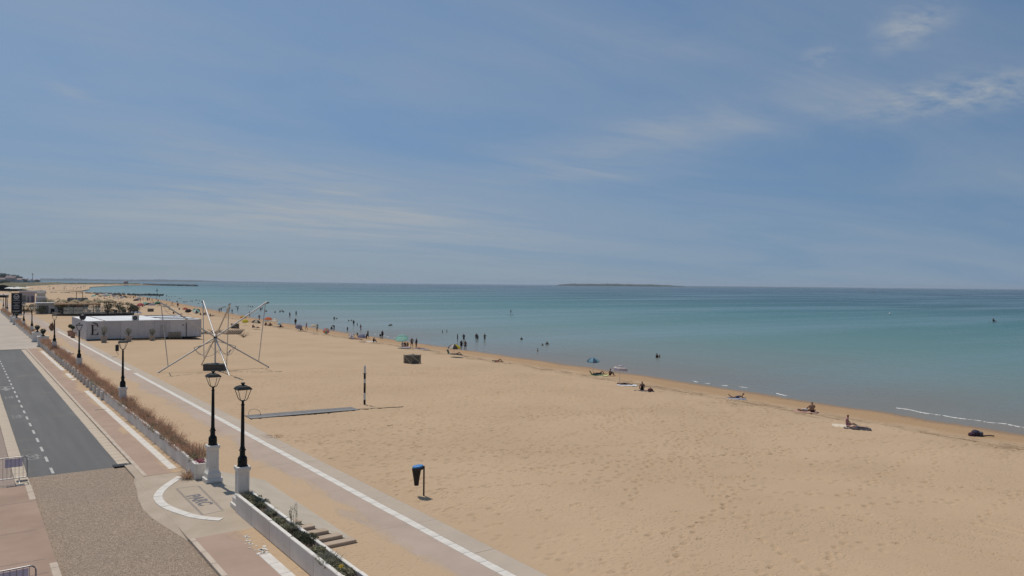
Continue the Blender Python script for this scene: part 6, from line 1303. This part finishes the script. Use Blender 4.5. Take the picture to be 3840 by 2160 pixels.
# left middle
stand(RA(1955, 882), 'man in black walking up from the water with a child', 'walk', 250, wear='dress', col='black', skin=1); stand(RA(1928, 882), 'small child beside the walking man in black', 'stand', 250, s=.62, skin=1, wear='dress', col='black'); stand(RA(2235, 880), 'standing one of the dark dressed pair near the turquoise parasol', 'stand', 150, wear='dress', col='black', skin=1); stand(RA(2200, 882), 'bending one of the dark dressed pair near the turquoise parasol', 'bend', 200, wear='dress', col='black', skin=1, s=.85)
stand(RA(975, 737), 'person standing next to the cream parasol pole', 'stand', 190, wear='dress', col='grey', skin=1); stand(RA(768, 706), 'person in pink walking along the wet sand', 'walk', 260, wear='dress', col='pink'); stand(RA(555, 612), 'person in a black top standing at the water edge above the grey lilac parasol', 'stand', 190, wear='dress', col='black', skin=1); wade(RA(1305, 690), .2, 'person bending over in the shallow water', 'bend', 250, wear='dress', col='black', skin=1); stand(RA(1560, 747), 'small child standing at the water edge', 'stand', 220, s=.72, skin=1); stand(RA(1752, 858), 'child in a lemon shirt standing by the blue parasol', 'stand', 200, s=.65, wear='dress', col='green')
wade(RA(1815, 705), .35, 'bather in red wading out from the shore', 'walk', 120, wear='suit', col='red', skin=1); wade(RA(1680, 597), .5, 'dark bather standing waist deep left of the red one', 'stand', 160, wear='dress', col='black', skin=1); wade(RA(1750, 617), 1.05, 'half submerged bather between the dark one and the red one', 'stand', 90, skin=1); wade(RA(1995, 572), 1.1, 'bather leaning in the water right of the red one', 'bend', 90, skin=1)
for x, y, l in ((1585, 533, 'left round head of the two beyond the dark bather'), (1637, 530, 'right round head of the two beyond the dark bather'), (1355, 490, 'small head right of the upright bather far out'),): wade(RA(x, y), 1.3, l, 'stand', 0, skin=1)
wade(RA(1305, 500), .85, 'upright bather standing waist deep far out', 'stand', 0, skin=1); wade(RA(447, 452), .3, 'thin bather knee deep left of the black topped person', 'stand', 150, skin=1); wade(RA(568, 415), .6, 'bather standing in the water above the black topped person', 'stand', 150, skin=1)
for x, y, l in ((160, 372, 'first'), (255, 365, 'second'), (297, 350, 'third'), (322, 365, 'fourth')): wade(RA(x, y), 1.25, l + ' head from the left of four swimmers right of the mast', 'stand', 0, skin=1)
sit(RA(650, 722), 'dark figure sitting below the grey lilac parasol', 'knees', 90, wear='dress', col='black', skin=1); towel(RA(690, 735), .8, 2.0, 80, TW['dark'], 'dark towel beside the figure below the grey lilac parasol'); sit(RA(265, 660), 'dark figure sitting below the white and pale blue parasol', 'sit', 80, wear='dress', col='black', skin=1); sit(RA(60, 622), 'sunbather lying at the foot of the right mast pole', 'lie', 80, col='black', skin=1); sit(RA(1240, 705), 'person crouching behind the multicoloured parasol', 'knees', 90, wear='dress', col='black', skin=1)
towel(RA(1720, 890), 1.6, 2.4, 75, TW['pink'], 'pink towel under the sunbather group by the blue parasol'); sit(RA(1660, 890), 'left sunbather on the pink towel', 'lie', 80, col='blue', skin=1); sit(RA(1770, 892), 'right sunbather on the pink towel', 'flat', 70, col='red', skin=1); sit(RA(1870, 870), 'person sitting under the blue parasol', 'knees', 60, wear='dress', col='black', skin=1); towel(RA(2000, 935), 1.0, 2.0, 78, TW['white'], 'white towel left of the dark seated figure'); sit(RA(2060, 942), 'dark seated figure at the end of the white towel', 'knees', 80, wear='dress', col='navy', skin=1)
# behind the mast
ML = ['left', 'second', 'third', 'fourth', 'fifth', 'sixth', 'seventh', 'eighth', 'ninth', 'tenth', 'eleventh']
for i, (x, y) in enumerate(((1295, 372), (1325, 362), (1420, 378), (1450, 345), (1490, 388), (1575, 348), (1920, 358), (1942, 348), (1755, 430), (1900, 490), (2450, 556))):
    stand(R2(x, y), ML[i] + ' standing bather counted from the left behind the mast frame', ('stand', 'walk')[i % 2], 150 + 30 * (i % 4), skin=1, wear=('trunks', 'suit', 'dress')[i % 3], col=('black', 'navy', 'blue')[i % 3])
for i, (x, y) in enumerate(((1010, 412), (1060, 414), (1190, 425), (1085, 405), (610, 392), (715, 400), (1655, 530), (1800, 605), (1880, 605), (2000, 570), (2060, 572), (2215, 592), (540, 330), (690, 330), (650, 380), (1160, 430))):
    sit(R2(x, y), 'small seated sunbather on the sand behind the mast frame', ('sit', 'knees', 'lie')[i % 3], 60 + 40 * (i % 5), skin=1, wear='suit', col=('black', 'navy', 'red')[i % 3], group='seated sunbathers behind the mast frame')
for i, (x, y) in enumerate(((2360, 422), (2457, 398))): wade(R2(x, y), .4, ('left', 'right')[i] + ' one of two slim bathers standing in the shallows right of the mast', 'stand', 150, skin=1)
for i, (x, y) in enumerate(((1550, 285), (1580, 287), (1735, 278), (1770, 288), (1800, 287), (2140, 365), (2215, 355), (2245, 350), (2265, 362), (1990, 352), (2010, 355), (1355, 295), (1385, 290), (870, 200), (890, 202), (940, 188), (960, 190), (1000, 195), (720, 167), (660, 205), (760, 213), (780, 215), (810, 212), (630, 132), (575, 135), (535, 137), (500, 127), (345, 130), (375, 128), (260, 135), (400, 132), (690, 165), (985, 240))):
    wade(R2(x, y), 1.25, 'tiny head of a distant swimmer behind the mast frame', 'stand', 0, skin=1, group='distant swimmers behind the mast frame', s=1.05)
for i, (x, y) in enumerate(((725, 575), (770, 540), (905, 655), (975, 625), (1085, 632), (1105, 632), (1145, 628), (1220, 645), (1438, 752), (1920, 792), (1900, 795), (890, 530))):
    stand(R7(x, y), 'tiny standing figure on the shore before the rock groyne', ('stand', 'walk')[i % 2], 40 * i, skin=1, wear=('trunks', 'suit', 'dress')[i % 3], col=('black', 'navy', 'blue')[i % 3], group='standing figures before the groyne')
for i, (x, y) in enumerate(((1330, 600), (1380, 652), (1610, 622), (1697, 625), (1605, 512), (1420, 532), (1890, 680))):
    wade(R7(x, y), .45, 'tiny bather standing in the shallows before the rock groyne', 'stand', 40 * i, skin=1, group='bathers in the shallows before the groyne')
rn = random.Random(11)
for i in range(46):
    x, y = rn.uniform(-300, 850), rn.uniform(480, 590)
    if i > 30: x, y = rn.uniform(850, 1900), rn.uniform(700, 830)
    if y > 590 and x < 900: continue
    sit(R7(x, y), 'tiny seated sunbather in the far crowd before the rock groyne', ('sit', 'knees', 'lie')[i % 3], rn.uniform(0, 360), skin=rn.randint(0, 1), wear='suit', col=rn.choice(['black', 'navy', 'red', 'white', 'blue']), group='far crowd before the groyne')
# the far curve of beach beyond the groyne: specks
for i in range(60):
    f = rn.random(); u = 870 + 900 * f; vmax = np.interp(u, [858, 1000, 1334, 1729], [94, 118, 158, 245]); v = vmax - rn.random() ** 1.5 * 60 - 4
    if i % 3: person((v, u, -2.0), ('sit', 'stand', 'knees')[i % 3], rn.uniform(0, 6), 'speck of a person on the far beach beyond the groyne', 'suit', rn.choice(['black', 'navy', 'red']), 1, 0, 1.1, 'people on the far beach beyond the groyne')
    else:
        c = rn.choice(['white', 'brown', 'red', 'blue', 'cream', 'dark']); t = thing('beach_parasol', 'speck of a parasol on the far beach beyond the groyne', 'parasol', (v, u, -2.0), 0, 'parasols on the far beach beyond the groyne')
        MB().tube([(0, 0, -.1), (0, 0, 2)], .05, 5).build('pole', cm['w'], t); MB().lathe([(1.3, 1.7), (.7, 2.05), (.03, 2.2)], 8).build('canopy', PC[c], t)
# paddle boarders
p = Wt(*RB(2195, 345)); t = thing('paddle_board', 'pale paddle board carrying a standing paddler', 'paddle board', (p.x, p.y, WATER - .03), face(90)); mb = MB(); pl = [(.38 * math.sin(a), 1.6 * math.cos(a)) for a in np.linspace(0, 6.283, 19)[:-1]]; mb.prism(pl[::-1], 0, .12); mb.build('deck', flat('board_white', (.6, .6, .58)), t); MB().box(-.2, .2, -.5, .5, .12, .13).build('deck_pad', flat('board_pad', (.2, .3, .35)), t)
person((p.x, p.y, WATER + .10), 'paddle', face(90), 'paddler standing upright on the pale board far from shore', 'dress', 'black', 1, 0, 1.1); tag(MB().tube([(-.1, -.38, 1.45), (.45, -.75, -.05)], [.018, .018], 6).add([(.35, -.72, .2), (.52, -.72, .2), (.55, -.78, -.2), (.38, -.78, -.2), (.35, -.74, .2), (.52, -.74, .2), (.55, -.8, -.2), (.38, -.8, -.2)], [(0, 1, 2, 3), (7, 6, 5, 4), (0, 4, 5, 1), (1, 5, 6, 2), (2, 6, 7, 3), (3, 7, 4, 0)]).build('paddle', M_DARK, None, (p.x, p.y, WATER + .1), False, face(90)), 'thin paddle held by the standing paddler', 'paddle')
p = Wt(3725 * K, 1208 * K); t = thing('paddle_board', 'white board with a seated rider near the right edge', 'paddle board', (p.x, p.y, WATER - .03), face(80)); mb = MB(); mb.prism(pl[::-1], 0, .14); mb.build('deck', flat('board_white', (.6, .6, .58)), t); MB().box(-.2, .2, -.5, .5, .14, .15).build('deck_pad', flat('board_pad', (.2, .3, .35)), t); person((p.x, p.y, WATER + .11), 'sit', face(100), 'rider sitting on the white board near the right edge', 'dress', 'black', 1, 0, 1.35)
p = Wt(3337 * K, 1179 * K); t = thing('buoy', 'small white buoy floating right of centre', 'buoy', (p.x, p.y, WATER - .15)); MB().lathe([(.1, 0), (.42, .25), (.42, .55), (.12, .85), (.06, 1.1)], 10).build('float', flat('buoy_white', (.7, .7, .68)), t); MB().tube([(0, 0, 1.05), (0, 0, 1.3)], .03, 5).build('ring', M_DARK, t)
# a lone rope and weeds by the promenade edge
for i, (px, py) in enumerate(((1040, 1130), )):
    p = G(690, 1098); mb = MB(); blades(mb, 0, 0, 0, 60, .12, .8, .01, None, .8); w = thing('dry_weed', 'low dry weed growing at the promenade edge below the mat', 'weed', p); mb.build('foliage', M_DRY, w)

# ================================================================== HAZE
HZ = bpy.data.materials.new('haze'); HZ.use_nodes = True; nd = HZ.node_tree.nodes; nd.clear()
pv = nd.new('ShaderNodeVolumePrincipled'); pv.inputs['Color'].default_value = (.74, .86, 1, 1); pv.inputs['Density'].default_value = 5e-5; pv.inputs['Anisotropy'].default_value = .2
ho = nd.new('ShaderNodeOutputMaterial'); HZ.node_tree.links.new(pv.outputs[0], ho.inputs['Volume'])
hz = MB().box(-4000, 47000, -3500, 47000, -9, 75).build('haze', HZ); hz['kind'] = 'stuff'; hz['label'] = 'thin pale summer haze over the sea'
